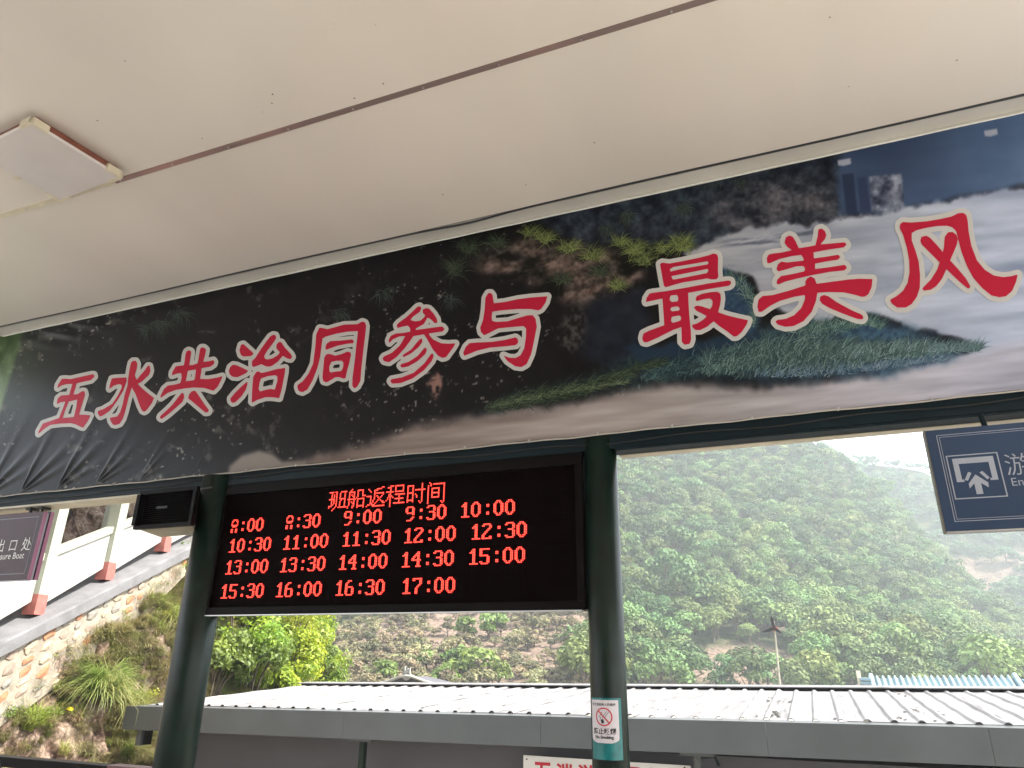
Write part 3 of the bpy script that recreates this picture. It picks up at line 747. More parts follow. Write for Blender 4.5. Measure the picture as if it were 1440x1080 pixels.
# ridge flashing; near-black board paints in the shade of the gaps beneath
rf = MB(); 
rf.hexa([(XL, YR - .20, rz_(XL) + .112), (XR, YR - .20, rz_(XR) + .112), (XR, YR + .25, rz_(XR) + .135), (XL, YR + .25, rz_(XL) + .135), (XL, YR - .20, rz_(XL) + .13), (XR, YR - .20, rz_(XR) + .13), (XR, YR + .25, rz_(XR) + .155), (XL, YR + .25, rz_(XL) + .155)])
rf.build('ridge_flashing', M['roof'], bldg)
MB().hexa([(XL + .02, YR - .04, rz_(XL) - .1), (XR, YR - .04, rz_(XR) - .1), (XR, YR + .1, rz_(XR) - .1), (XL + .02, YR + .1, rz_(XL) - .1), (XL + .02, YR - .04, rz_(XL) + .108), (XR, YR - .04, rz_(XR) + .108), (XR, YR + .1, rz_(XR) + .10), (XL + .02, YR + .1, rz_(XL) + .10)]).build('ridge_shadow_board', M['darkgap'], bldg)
# rear roof slope
MB().add([(XL, YR + .24, rz_(XL) + .13), (XR, YR + .24, rz_(XR) + .13), (XR, 21.5, .55), (XL, 21.5, .45)], [(0, 1, 2, 3)]).build('rear_roof_sheet', M['roof'], bldg)
# fascia (in lengths) and wall
fz0 = lambda x: .335 + .0125 * (x + 12.7) - .07
cuts = [-13.15, -7.9, -4.2, -.78, 1.98, 5.5, XR]
for a, b in zip(cuts[:-1], cuts[1:]):
    a2 = a + .004
    MB().hexa([(a2, YE - .22, fz0(a)), (b, YE - .22, fz0(b)), (b, YE - .17, fz0(b)), (a2, YE - .17, fz0(a)), (a2, YE - .22, ez(a) + .035), (b, YE - .22, ez(b) + .035), (b, YE - .17, ez(b) + .035), (a2, YE - .17, ez(a) + .035)]).build('fascia_board', M['fascia'], bldg)
MB().hexa([(-13.15, YE - .165, fz0(-13) + .02), (XR, YE - .165, fz0(XR) + .02), (XR, YE + .6, fz0(XR) + .02), (-13.15, YE + .6, fz0(-13) + .02), (-13.15, YE - .165, fz0(-13) + .05), (XR, YE - .165, fz0(XR) + .05), (XR, YE + .6, fz0(XR) + .05), (-13.15, YE + .6, fz0(-13) + .05)]).build('soffit_board', M['fascia'], bldg)
MB().hexa([(-13.148, YE - .165, ez(-13) + .01), (XR, YE - .165, ez(XR) + .01), (XR, YE - .06, ez(XR) + .045), (-12.8, YE - .06, ez(-13) + .045), (-13.148, YE - .165, ez(-13) + .03), (XR, YE - .165, ez(XR) + .03), (XR, YE - .06, ez(XR) + .055), (-12.8, YE - .06, ez(-13) + .055)]).build('gutter_lip', M['fascia'], bldg)
MB().box((-12.6, YE + .62, -3.2), (XR, 16.6, .30)).build('wall', M['wallgrey'], bldg)
for (a, zt) in [(515, 1048), (982, 1060)]:
    P = PY(a, 1062, YE + .2)
    MB().box((P[0] - .045, YE + .02, -3.2), (P[0] + .055, YE + .12, fz0(P[0]) + .0)).build('column', M['fascia'] if a > 900 else M['green'], bldg)
    MB().box((P[0] - .22, YE - .1, fz0(P[0]) - .05), (P[0] + .26, YE + .5, fz0(P[0]) - .005)).build('bracket', M['fascia'], bldg)
    if a > 900:
        bk = PY(1005, 1064, YE + .1); MB().tube([bk + np.array([-.2, 0, -.02]), bk, bk + np.array([.05, 0, -.12])], .025, 6).build('pipe_clip', M['beam'], bldg)
P = PY(205, 1035, YE); MB().box((P[0] - .10, YE - .14, fz0(-13) - .28), (P[0] + .02, YE, fz0(-13) - .002)).build('bracket', M['fascia'], bldg)
P = PY(210, 1035, YE); MB().box((P[0] - .01, YE - .13, fz0(-13) - .26), (P[0] + .08, YE, fz0(-13) - .01)).build('bracket', M['black'], bldg)

# ------------------------------------------------------------------ flat lettering helpers
def text_mesh(txt, size, bold=0.0):
    cu = bpy.data.curves.new('txt', 'FONT'); cu.body = txt; cu.size = size; cu.align_x = 'LEFT'; cu.resolution_u = 4; cu.offset = bold
    ob = bpy.data.objects.new('txt', cu); COL.objects.link(ob)
    dg = bpy.context.evaluated_depsgraph_get(); me = bpy.data.meshes.new_from_object(ob.evaluated_get(dg))
    bpy.data.objects.remove(ob); return me
def put_text(name, txt, size, m, x, y, z, parent=None, bold=0.0, fitw=None, fith=None, warp=None, xdir=(1, 0, 0), split=False):
    """text in a vertical plane facing -Y; x,z is the lower-left corner of its ink"""
    me = text_mesh(txt, size, bold); co = np.empty(len(me.vertices) * 3); me.vertices.foreach_get('co', co); co = co.reshape(-1, 3)
    mn = co.min(0); mx = co.max(0); co = co - mn
    sx = fitw / (mx[0] - mn[0]) if fitw else 1; sy = fith / (mx[1] - mn[1]) if fith else (sx if fitw else 1)
    if fith and not fitw: sx = sy
    c2 = np.zeros_like(co); c2[:, 0] = x + co[:, 0] * sx; c2[:, 1] = y; c2[:, 2] = z + co[:, 1] * sy
    if warp: c2 = warp(c2)
    me.vertices.foreach_set('co', c2.ravel()); me.materials.clear(); me.materials.append(m)
    me.polygons.foreach_set('material_index', [0] * len(me.polygons)); me.update()
    return link(name, me, parent)

# far sign on the grey wall
P0 = PY(736, 1062, YE + .3); P1 = PY(971, 1078, YE + .3)
fsn = thing('wall_sign', (P0[0], YE + .3, P0[2] - .6), 'white signboard with large red characters under the grey fascia', 'sign')
zl, zr = P0[2], PY(971, 1077, YE + .3)[2]
MB().hexa([(P0[0], YE + .30, zl - .62), (P1[0], YE + .30, zr - .62), (P1[0], YE + .33, zr - .62), (P0[0], YE + .33, zl - .62), (P0[0], YE + .30, zl), (P1[0], YE + .30, zr), (P1[0], YE + .33, zr), (P0[0], YE + .33, zl)]).build('board', mat('white_board', (.8, .78, .76), .5, var=.08, scale=4), fsn)
for x_ in (P0[0] + .06, P1[0] - .09): MB().tube([(x_, YE + .295, zl - .055 + (.0 if x_ < -4 else .02)), (x_, YE + .302, zl - .055 + (.0 if x_ < -4 else .02))], .014, 8).build('screw', M['ink'], fsn)
for k, ch in enumerate('五泄游客服务台'):
    pc = PY(763 + 31.0 * k, 1072, YE + .29)
    put_text('character', ch, .3, M['redink'], pc[0] - .155, YE + .292, zl - .395 + k * .004, fsn, bold=.007, fitw=.31, fith=.31)

# pavilion top behind the roof
pv = thing('pavilion_roof', PY(573, 959, 25) - np.array([0, 0, .6]), 'small pavilion roof tip with white ridge and three pronged finial', 'pavilion')
pa, pb, pc_, pd = PY(528, 962, 25), PY(565, 951.5, 25), PY(582, 951.5, 25), PY(617, 962, 25)
g_ = MB(); mid = (pb + pc_) / 2; dn = np.array([0, 0, -.5])
g_.add([pa + dn, pa, mid, pd, pd + dn, pa + dn + np.array([0, 1.5, 0]), pa + np.array([0, 1.5, 0]), mid + np.array([0, 1.5, 0]), pd + np.array([0, 1.5, 0]), pd + dn + np.array([0, 1.5, 0])],
       [(0, 1, 2, 3, 4), (1, 6, 7, 2), (2, 7, 8, 3), (5, 9, 8, 7, 6)]).build('gable', M['wallgrey'], pv)
f2 = np.array([0, -.12, 0])
MB().tube([pa + f2, (pa + pb) / 2 + f2 - np.array([0, 0, .03]), pb + f2, mid + f2 + np.array([0, 0, .03])], [.035, .05, .06, .07], 6).build('ridge_rib', M['plaster'], pv)
MB().tube([pd + f2, (pd + pc_) / 2 + f2 - np.array([0, 0, .03]), pc_ + f2, mid + f2 + np.array([0, 0, .03])], [.035, .05, .06, .07], 6).build('ridge_rib', M['plaster'], pv)
c0 = mid + f2 + np.array([0, -.02, 0])
MB().prism([c0 + np.array(v) for v in ((-.22, 0, .03), (-.12, 0, -.08), (0, 0, -.13), (.12, 0, -.08), (.22, 0, .03), (.14, 0, .12), (-.14, 0, .12))], (0, 0, 0), (0, .08, 0)).build('scroll', M['plaster'], pv)
for dx, h_ in ((-.09, .36), (.03, .30), (.12, .30)): MB().box(c0 + np.array([dx - .028, 0, .1]), c0 + np.array([dx + .028, .07, h_])).build('prong', M['plaster'], pv)

# pale blue roof to the right
tb_ = thing('blue_roofed_building', (3.2, 24, -3.2), 'building with a pale blue wavy sheet roof behind the white roof', 'building')
xa, xb, zt0, zt1 = 1.30, 4.50, 1.375, 1.44
def tz(x): return zt0 + (zt1 - zt0) * (x - xa) / (xb - xa)
n = 23
for k in range(5):
    xs0 = xa + (xb - xa) * k / 5; xs1 = xa + (xb - xa) * (k + 1) / 5
    vs = []; q = 28
    for j, (yy, dz) in enumerate(((22.0, 0.), (21.0, -.5))):
        for i in range(q + 1):
            x_ = xs0 + (xs1 - xs0) * i / q; vs.append((x_ + (.25 if j else 0) * 0, yy, tz(x_) + dz + .045 * math.cos((x_ - xa) / (xb - xa) * n * 2 * math.pi)))
    b = len(vs); vs += [(a, b_2, c - .012) for a, b_2, c in vs]
    fs = [(i, i + 1, q + 2 + i, q + 1 + i) for i in range(q)] + [(b + i, b + q + 1 + i, b + q + 2 + i, b + i + 1) for i in range(q)] + [(i, b + i, b + i + 1, i + 1) for i in range(q)]
    MB().add(vs, fs).build('roof_sheet', M['tealroof'], tb_, smooth=True)
for x_ in (xa, xb): MB().tube([(x_, 22.02, tz(x_) + .04), (x_, 20.98, tz(x_) - .46)], .06, 8).build('verge_roll', M['tealroof'], tb_)
for k in range(3): MB().box((1.02, 21.6, 1.12 + k * .085), (1.26, 22.2, 1.18 + k * .085)).build('side_sheet', M['tealroof'], tb_)
for k in range(3): MB().box((4.58, 21.6, 1.15 + k * .085), (5.6, 22.2, 1.21 + k * .085)).build('side_sheet', M['tealroof'], tb_)
MB().box((1.1, 22.25, -3.2), (5.6, 27, 1.1)).build('wall', M['wallgrey'], tb_)
pst = PY(1209, 958, 21.9); o = MB().box((pst[0] - .05, 21.9, -3.2), (pst[0] + .05, 22.0, PY(1209, 943, 21.9)[2])).build('marker_post', M['ivory']); props(o, 'short cream post beside the pale blue roof', 'post')

# wind turbine pole
base = PY(1097, 968, 40); topp = PY(1089.5, 884, 40)
wt = thing('wind_turbine', (base[0], 40, -3.2), 'thin pole with a small dark three bladed wind turbine', 'wind turbine')
MB().tube([(base[0] + .1, 40, -3.2), base, topp + np.array([0, 0, .35])], [.08, .06, .035], 8).build('pole', M['pole'], wt)
hub = topp + np.array([0, -.2, .0])
MB().tube([hub + np.array([-.02, -.12, 0]), hub + np.array([.05, .5, 0])], [.14, .10], 10).build('nacelle', mat('rusty_nacelle', (.25, .06, .04), .7), wt)
for (qx, qy) in [(1084.5, 867), (1072, 889), (1099, 891)]:
    e = PY(qx, qy, 39.8); d = e - hub; d[1] = 0; L = np.linalg.norm(d); d /= L; s = np.cross(d, [0, 1, 0])
    P = [hub + s * .05, hub + d * L * .35 + s * .09, e + s * .02, e - s * .02, hub + d * L * .35 - s * .07, hub - s * .05]
    MB().prism([p + np.array([0, -.15, 0]) for p in P], (0, 0, 0), (0, .05, 0)).build('blade', M['rope'], wt)
e = PY(1101, 884, 40.3); MB().prism([hub + np.array([.05, .5, .04]), e + np.array([.1, 0, .1]), e + np.array([.1, 0, -.12]), hub + np.array([.05, .5, -.04])], (0, 0, 0), (0, .04, 0)).build('tail_vane', M['pole'], wt)

# ------------------------------------------------------------------ canopy: ceiling, roof
ZC = 4.53; GAPY = 3.835; SEAMY = 2.6
cei = bpy.data.objects.new('ceiling', None); COL.objects.link(cei); cei['kind'] = 'structure'; cei['_org'] = (0, 0, 0)
CXL, CXR = -8.1, 6.0  # unseen canopy ends pulled in so sky and sun reach beneath
for (y0, y1) in ((-9., -4.4), (-4.385, -.9), (-.885, SEAMY - .012), (SEAMY + .012, GAPY - .008)):
    if True:
        a, b = CXL, CXR
        mb = MB(); nx, ny = 60, 12; vs = []
        for j in range(ny + 1):
            for i in range(nx + 1):
                x_ = a + (b - a) * i / nx; y_ = y0 + (y1 - y0) * j / ny
                vs.append((x_, y_, ZC + .006 * (vn(x_ * .7, y_ * .9, 3.) - .5)))
        fs = [(j * (nx + 1) + i, (j + 1) * (nx + 1) + i, (j + 1) * (nx + 1) + i + 1, j * (nx + 1) + i + 1) for j in range(ny) for i in range(nx)]
        mb.add(vs, fs).build('ceiling_panel', M['ceiling'], cei, smooth=True)
MB().box((-3.9, SEAMY - .017, ZC - .006), (CXR, SEAMY + .017, ZC + .0195)).build('seam_strip', M['seam'], cei)
MB().box((CXL, SEAMY - .02, ZC - .006), (-3.905, SEAMY + .02, ZC + .0195)).build('seam_strip', M['ivory'], cei)
for x_ in np.arange(-7, 4, .45): MB().tube([(x_, SEAMY, ZC - .011), (x_, SEAMY, ZC - .005)], .006, 6).build('screw', M['chrome'], cei)
MB().box((CXL, GAPY - .02, ZC + .012), (CXR, GAPY + .06, ZC + .03)).build('gap_backing', M['rubber'], cei)
sp = MB(); r5 = random.Random(8)
for _ in range(70):
    x_, y_ = r5.uniform(-7, 2), r5.uniform(-1, 3.8); s_ = r5.uniform(.002, .0055); n = 5
    sp.add([(x_ + math.cos(6.283 * i / n) * s_ * r5.uniform(.6, 1.6), y_ + math.sin(6.283 * i / n) * s_, ZC - .0045) for i in range(n)], [tuple(range(n))])
sp.build('fly_specks', M['rubber'], cei)['kind'] = 'stuff'
# sagging rubber seal in the gap
vs = []; n = 90
for i in range(n + 1):
    x_ = -8 + 12 * i / n; y_ = GAPY + .004 * math.sin(x_ * 2.1) + .012 * math.exp(-((x_ + 1.9) / .25) ** 2) - .006
    vs.append((x_, y_, ZC - .004 - .010 * math.exp(-((x_ + 1.9) / .3) ** 2)))
MB().tube(vs, .0075, 6).build('rubber_seal', M['rubber'], cei)
mb = MB(); mb.box((CXL, GAPY + .012, ZC - .002), (CXR, 3.962, ZC + .02)); mb.build('edge_trim', M['cove'], cei)
MB().box((CXL, 3.963, 4.49), (CXR, 3.985, ZC + .02)).build('edge_trim', M['cove'], cei)
slabo = MB().box((CXL - .3, -9.3, 4.62), (CXR + .3, 5.6, 4.8)).build('canopy_roof', M['cap']); slabo['kind'] = 'structure'
bw = MB().box((-5.5, -9.2, 0), (6, -9.0, 4.62)).build('added_rear_wall', mat('added_wall_paint', (.10, .085, .07), .7, var=.3, scale=.6)); props(bw, 'unseen brown wall added behind the camera to darken reflections', 'wall')  # unseen wall added behind the camera so glossy blacks reflect it, not sky
# beams: lower header and upper one
hd = thing('header_beam', (-3, 4.05, 2.78), 'dark teal steel beam along the bottom of the long banner', 'beam')
MB().box((-8.1, 3.985, 2.795), (6.0, 4.14, 2.93)).build('beam_body', M['beam'], hd, bevel=.004)
MB().box((-8.1, 3.985, 2.775), (-4.1, 4.16, 2.792)).build('beam_lip', M['beige'], hd)
MB().box((-.945, 4.09, 2.775), (6.0, 4.16, 2.792)).build('beam_lip', M['beige'], hd)
MB().box((-.945, 3.985, 2.779), (6.0, 4.088, 2.792)).build('beam_sole', M['beam'], hd)
MB().box((-3.86, 3.99, 2.7725), (-1.155, 4.13, 2.794)).build('filler_strip', M['black'], hd)
ub = thing('upper_beam', (-3, 4.05, 4.45), 'dark steel beam behind the top edge of the banner', 'beam')
MB().box((-8.1, 4.02, 4.36), (6.0, 4.14, 4.60)).build('beam_body', M['beam'], ub)

# columns
def column(x, y, r, label, group, top_=2.868):
    t = thing('steel_column', (x, y, 0), label, 'column', group)
    mb = MB(); mb.tube([(x, y, 0), (x, y, top_)], r, 40); mb.build('shaft', M['green'], t, smooth=False)
    for p in t.children[0].data.polygons: p.use_smooth = len(p.vertices) == 4
    MB().box((x - .17, y - .17, 0), (x + .17, y + .17, .02)).build('base_plate', M['green'], t)
    return t
RC = .098
column(-3.985, 4.035, RC + .03, 'dark green round steel column at the left end of the LED board', None)
column(-1.052, 4.045, RC, 'dark green round steel column with the no smoking notice', None)
for x_ in (-7.9, 4.3): column(x_, 4.04, RC, 'green steel column of the canopy beyond the picture edge', 'outer canopy columns')
for x_ in (-7.9, -2.2, 4.3): column(x_, -5.6, RC, 'green steel column at the rear of the canopy', 'rear canopy columns', 4.52)

# low rail at the left
rl = thing('guard_rail', (-6.8, 4.03, 0), 'dark painted guard rail along the dock edge at the bottom left', 'railing')
MB().box((-8.5, 3.97, .86), (-4.5, 4.06, .925)).build('handrail', M['frame'], rl, bevel=.006)
MB().box((-4.495, 3.965, .86), (-4.125, 4.065, .93)).build('handrail', mat('maroon_paint', (.10, .02, .025), .4), rl, bevel=.006)
MB().box((-8.5, 3.98, .18), (-4.125, 4.03, .23)).build('bottom_rail', M['frame'], rl)
for k in range(12): x_ = -8.4 + k * .38; MB().box((x_, 3.99, 0), (x_ + .04, 4.02, .86)).build('baluster', M['frame'], rl)

# ------------------------------------------------------------------ ceiling lamp
ZL = 4.455
q = [PZ(43, 171, ZL), PZ(171.5, 250, ZL), PZ(86, 284, ZL)]
q.append(q[0] + q[2] - q[1])
lc = sum(q) / 4
lamp = thing('ceiling_lamp', (lc[0], lc[1], ZL), 'square flat ceiling lamp with white diffuser and copper coloured trim', 'ceiling light')
def sq(s, z): return [np.array([lc[0] + (p[0] - lc[0]) * s, lc[1] + (p[1] - lc[1]) * s, z]) for p in q]
MB().hexa(sq(.90, ZL + .02) + sq(.90, ZC - .002)).build('housing', M['copper'], lamp)
MB().hexa(sq(.955, ZL + .018) + sq(.955, ZL + .034)).build('trim', M['copper'], lamp)
dif = MB(); dif.hexa(sq(.955, ZL) + sq(.985, ZL + .016)); dif.build('diffuser', M['diffuser'], lamp, bevel=.003)
for k in range(4):
    c = q[k]; a = q[(k + 1) % 4]; b = q[k - 1]; L = .105
    da = (a - c) / np.linalg.norm(a - c); db = (b - c) / np.linalg.norm(b - c); o_ = -(da + db) * .004
    for d1, d2 in ((da, db), (db, da)):
        w_ = .02
        p = [c + o_, c + o_ + d1 * L, c + d1 * L + d2 * w_, c + o_ + d2 * w_]
        lo = [np.array([v[0], v[1], ZL - .006 + (.002 if d1 is db else 0)]) for v in p]; hi = [np.array([v[0], v[1], ZL + .042]) for v in p]
        MB().hexa(lo + hi).build('corner_clip', M['ivory'], lamp)
e1 = (q[3] + q[2]) / 2; MB().box((e1[0] - .02, e1[1] - .012, ZL - .008), (e1[0] + .02, e1[1] + .012, ZL - .001)).build('catch', M['ivory'], lamp)

# ------------------------------------------------------------------ LED board
LX0, LX1, LZ0, LZ1, LY = -3.90, -1.152, 1.885, 2.772, 4.0
led = thing('led_board', ((LX0 + LX1) / 2, LY, LZ0), 'black LED board showing red boat departure times between two columns', 'LED sign')
MB().box((LX0, LY + .002, LZ0), (LX1, LY + .14, LZ1)).build('cabinet', M['black'], led)
fw_ = .045
for a, b in (((LX0, LY - .022, LZ0 - .004), (LX1, LY + .001, LZ0 + fw_)), ((LX0, LY - .022, LZ1 - fw_ - .01), (LX1, LY + .001, LZ1)), ((LX0, LY - .022, LZ0 + fw_ + .001), (LX0 + fw_, LY + .001, LZ1 - fw_ - .011)), ((LX1 - fw_, LY - .022, LZ0 + fw_ + .001), (LX1, LY + .001, LZ1 - fw_ - .011))):
    MB().box(a, b).build('frame_bar', M['frame'], led, bevel=.003)
MB().box((LX0 + .02, LY - .026, LZ0 - .010), (LX1 - .02, LY + .03, LZ0 - .0045)).build('bottom_trim', M['chrome'], led)
# module panels of the screen
pw = (LX1 - LX0 - 2 * fw_ - .004) / 8
for k in range(8):
    for j in range(5):
        h_ = (LZ1 - LZ0 - 2 * fw_ - .014) / 5
        MB().box((LX0 + fw_ + .001 + k * pw, LY - .004, LZ0 + fw_ + .001 + j * h_), (LX0 + fw_ + .001 + (k + 1) * pw - .0004, LY + .0015, LZ0 + fw_ + .001 + (j + 1) * h_ - .0004)).build('led_module', M['screen'], led)
FONT = {'0': '386CC6C6C6C6C6C66C38', '1': '183878181818181818' + '7E', '2': '7CC6060C183060C0C6FE', '3': '7CC606063C060606C67C', '4': '0C1C3C6CCCFE0C0C0C1E',
        '5': 'FEC0C0C0FC060606C67C', '6': '3860C0C0FCC6C6C6C67C', '7': 'FEC606060C1830303030', '8': '3C6642427E3C00666666', '9': '7CC6C6C67E0600060C78', ':': '00001818000000181800'}
TITLE = {
 '班': ["0000000000000000","1111011000111110","0010001001000100","0010101001000100","0010101001000100","0010101001000100","1111101001111100","0010101000100100","0010101001000100","0010101001000100","0011001001000100","1110001001000100","1000010011111110","0000100000000000","0001000000000000"],
 '船': ["0001000000000000","0010000011111000","0111110010001000","0100010010001000","0101010010001000","0100110010001110","0100010100000000","1111111011111100","0100010010000100","0101010010000100","0100110010000100","0100010010000100","1000110011111100","1000100010000100","0000000000000000"],
 '返': ["0000000000001100","0100000011110000","0010001110000000","0001001000000000","0000001111111100","0000001000000100","1111001010001000","0001001001010000","0001001000100000","0001010001010000","0001010010001100","0001100100000110","0110111000000000","1000011111111110","0000000000000000"],
 '程': ["0001110111111100","0111000100000100","0001000100000100","0001000100000100","1111110111111100","0001000000000000","0011000111111110","0011100000100000","0101010000100000","0101000111111100","1001000000100000","0001000000100000","0001001111111110","0001000000000000","0001000000000000"],
 '时': ["0000000000001000","0111110000001000","0100010000001000","0100010000001000","0100010111111110","0100010000001000","0111110000001000","0100010100001000","0100010010001000","0100010010001000","0100010000001000","0111110000001000","0100010000101000","0000000000010000","0000000000000000"],
 '间': ["0010000000000000","0001011111111100","0101000000000100","0100000000000100","0100111111000100","0100100001000100","0100100001000100","0100111111000100","0100100001000100","0100100001000100","0100111111000100","0100000000000100","0100000000000100","0100000000010100","0100000000001000"]}
led_core = emis('led_core', (1.0, .085, .05), 2.1); led_halo = emis('led_halo', (1.0, .002, .006), .38)  # ring emission paints the glow around each lit dot
PT_ = .00955
def dots(name, cells, x0, z0, parent=led):
    """one lit LED = bright core in a dark-red ring that paints its glow; x0,z0 lower left"""
    mb = MB(); r1, r0 = .0058, .0027
    for (cx_, cz_) in cells:
        x_ = x0 + cx_ * PT_; z_ = z0 + cz_ * PT_
        V = []; 
        for rr, yy in ((r1, LY - .0055), (r0, LY - .0085)):
            for k in range(6): V.append((x_ + rr * math.cos(k * math.pi / 3), yy, z_ + rr * math.sin(k * math.pi / 3)))
        mb.add(V, [(k, (k + 1) % 6, 6 + (k + 1) % 6, 6 + k) for k in range(6)], 1); mb.add(V[6:], [tuple(range(6))], 0)
    o = mb.build(name, [led_core, led_halo], parent); o['kind'] = 'stuff'
    return o
rowsz = [2.440, 2.300, 2.150, 1.988]
rowt = [[('8:00', 125, 318), ('8:30', 347, 302), ('9:00', 585, 285), ('9:30', 836, 266), ('10:00', 1057, 255)],
        [('10:30', 118, 397), ('11:00', 338, 386), ('11:30', 578, 372), ('12:00', 828, 354), ('12:30', 1100, 340)],
        [('13:00', 104, 487), ('13:30', 325, 475), ('14:00', 563, 466), ('14:30', 818, 451), ('15:00', 1090, 440)],
        [('15:30', 85, 583), ('16:00', 308, 577), ('16:30', 550, 568), ('17:00', 820, 558)]]
for zr_, row in zip(rowsz, rowt):
    for s, a, b in row:
        cells = []
        for k, ch in enumerate(s):
            hx_ = FONT[ch]
            for r_ in range(10):
                v = int(hx_[2 * r_:2 * r_ + 2], 16)
                for c_ in range(8):
                    if v >> (7 - c_) & 1: cells.append((k * 8 + c_, 9 - r_))
        o = dots('time_entry', cells, PY(280 + a / 2.88, 640 + b / 2.88, LY)[0] + .005, zr_ + .006)
        o['label'] = 'red lit departure time reading ' + s
for k, ch in enumerate('班船返程时间'):
    cells = [(c_, 14 - r_) for r_, line in enumerate(TITLE[ch]) for c_, v in enumerate(line) if v == '1']
    o = dots('heading_character', cells, PY(280 + 525 / 2.88, 640 + 222 / 2.88, LY)[0] + .003 + k * .1505, 2.549)

# ------------------------------------------------------------------ banner
BX0, BX1, BZ0, BZ1, BY = -7.8, 3.2, 2.882, 4.497, 3.955
def folds(x, z):
    """out-of-plane relief of the vinyl; folds fan out from the lacing points at the lower left"""
    x = np.asarray(x, float); z = np.asarray(z, float); h = z - BZ0
    d = .012 * (fbm(x * .5, z * .6, 8., 2) - .5)
    lw = np.clip((-3.9 - x) / 1.6, 0, 1)
    for k, xc in enumerate((-7.1, -6.55, -6.1, -5.66, -5.22, -4.75, -4.2)):
        rr = np.sqrt((x - xc) ** 2 + h ** 2) + 1e-3; a = np.arctan2(h, x - xc)
        for a0, wd, am in ((.72 + .07 * math.sin(k * 3), .10, .020), (1.12 + .1 * math.sin(k), .09, .013), (.42, .08, .012)):
            d = d - am * lw * np.exp(-((a - a0) / wd) ** 2) * np.clip(rr / .1, 0, 1) * np.exp(-(rr / .55) ** 2) * (1.0 if k else .7)
    # big diagonal fold at the far left
    xf = -7.02 + (z - 4.46) * .28
    d = d - .05 * np.exp(-((x - xf) / .045) ** 2) + .04 * np.exp(-((x - xf - .11) / .08) ** 2) * np.clip((4.5 - z) / .5, 0, 1)
    d = d + .018 * np.sin((x + z * .6) * 9) * np.clip((-6.3 - x) / .5, 0, 1) * np.clip((3.6 - z) / .7, 0, 1)
    # top wrinkle
    d = d + .010 * np.sin((z * 3 + x) * 14) * np.exp(-((z - 4.4) / .12) ** 2) * np.exp(-((x + 6.1) / .5) ** 2)
    return d
ban = thing('banner', (-2.5, BY, BZ0), 'long printed vinyl banner of a dark cliff and stream with red slogan', 'banner')
nbx, nbz = 1300, 190
gx, gz = np.meshgrid(np.concatenate([np.linspace(BX0, -7.2, 60), np.linspace(-7.19, 1.75, nbx - 110), np.linspace(1.76, BX1, 50)]), np.linspace(BZ0, BZ1, nbz))
gy = BY + folds(gx, gz)
# flat hem at the laced lower edge
hem = .006 * np.abs(np.sin((gx + .3) * 3.6)) * np.exp(-((gz - BZ0) / .03) ** 2)
P = np.stack([gx, gy, gz + hem], -1).reshape(-1, 3)
i_ = np.arange(nbx * nbz).reshape(nbz, nbx)
F = np.stack([i_[:-1, :-1], i_[:-1, 1:], i_[1:, 1:], i_[1:, :-1]], -1).reshape(-1, 4)
# print: colours (sRGB 0-1) with some sheen and blue veil, painted in numpy by regions of the printed photograph
fx_, fy_ = to_photo(np.stack([gx, np.full_like(gx, BY), gz], -1))
def inpoly(x, y, poly):
    r = np.zeros(x.shape, bool); n = len(poly); j = n - 1
    for i in range(n):
        xi, yi = poly[i]; xj, yj = poly[j]
        c = ((yi > y) != (yj > y)) & (x < (xj - xi) * (y - yi) / (yj - yi + 1e-9) + xi); r ^= c; j = i
    return r
def sdpoly(x, y, poly):
    n = len(poly); d = np.full(x.shape, 1e9)
    for i in range(n):
        ax, ay = poly[i]; bx, by = poly[(i + 1) % n]; ex, ey = bx - ax, by - ay; L = ex * ex + ey * ey + 1e-12
        t_ = np.clip(((x - ax) * ex + (y - ay) * ey) / L, 0, 1); d = np.minimum(d, (x - ax - t_ * ex) ** 2 + (y - ay - t_ * ey) ** 2)
    d = np.sqrt(d); return np.where(inpoly(x, y, poly), -d, d)
def soft(d, w_): t_ = np.clip(.5 - d / w_, 0, 1); return t_ * t_ * (3 - 2 * t_)
def C(h): return np.array([int(h[i:i + 2], 16) / 255 for i in (0, 2, 4)])
img = np.zeros(gx.shape + (3,))
def put(mask, colr): 
    global img
    c = colr if getattr(colr, 'ndim', 1) == 3 else np.broadcast_to(colr, img.shape)
    img = img * (1 - mask[..., None]) + c * mask[..., None]
X_, Y_ = fx_, fy_
w1 = fbm(X_ / 60, Y_ / 60, 1.); w2 = fbm(X_ / 14, Y_ / 14, 2., 5); w3 = fbm(X_ / 5, Y_ / 5, 3., 3); w4 = fbm(X_ / 120, Y_ / 18 + X_ / 200, 4., 5)
wx = X_ + 16 * (fbm(X_ / 22, Y_ / 22, 6.) - .5); wy = Y_ + 16 * (fbm(X_ / 22, Y_ / 22, 7.) - .5)
base_ = C('07060a')[None, None] + (w2[..., None] - .45) * np.array([.04, .04, .05])
base_ = base_ + np.clip((320 - X_) / 320, 0, 1)[..., None] * np.array([.04, .055, .065])  # grey sheen of the vinyl painted in, stronger leftwards
img = base_ + 0
put(soft(wx - 60, 120) * soft(np.abs(Y_ - 530) - 60, 60) * .55, C('3a4a3a'))
put(np.clip((w2 - .62) * 8, 0, 1) * (w1 > .45) * np.clip((560 - X_) / 200, 0, 1) * .5, C('6d6a62'))
# sparse pale flecks on the dark rock
put(np.clip((w3 - .74) * 14, 0, 1) * np.clip((w1 - .42) * 6, 0, 1) * ((X_ < 900)) * .8, C('8b8984'))
put(np.clip((w3 - .70) * 12, 0, 1) * soft(np.abs(wx - 470) - 30, 40) * soft(np.abs(wy - 500) - 70, 40) * .6, C('6e6560'))
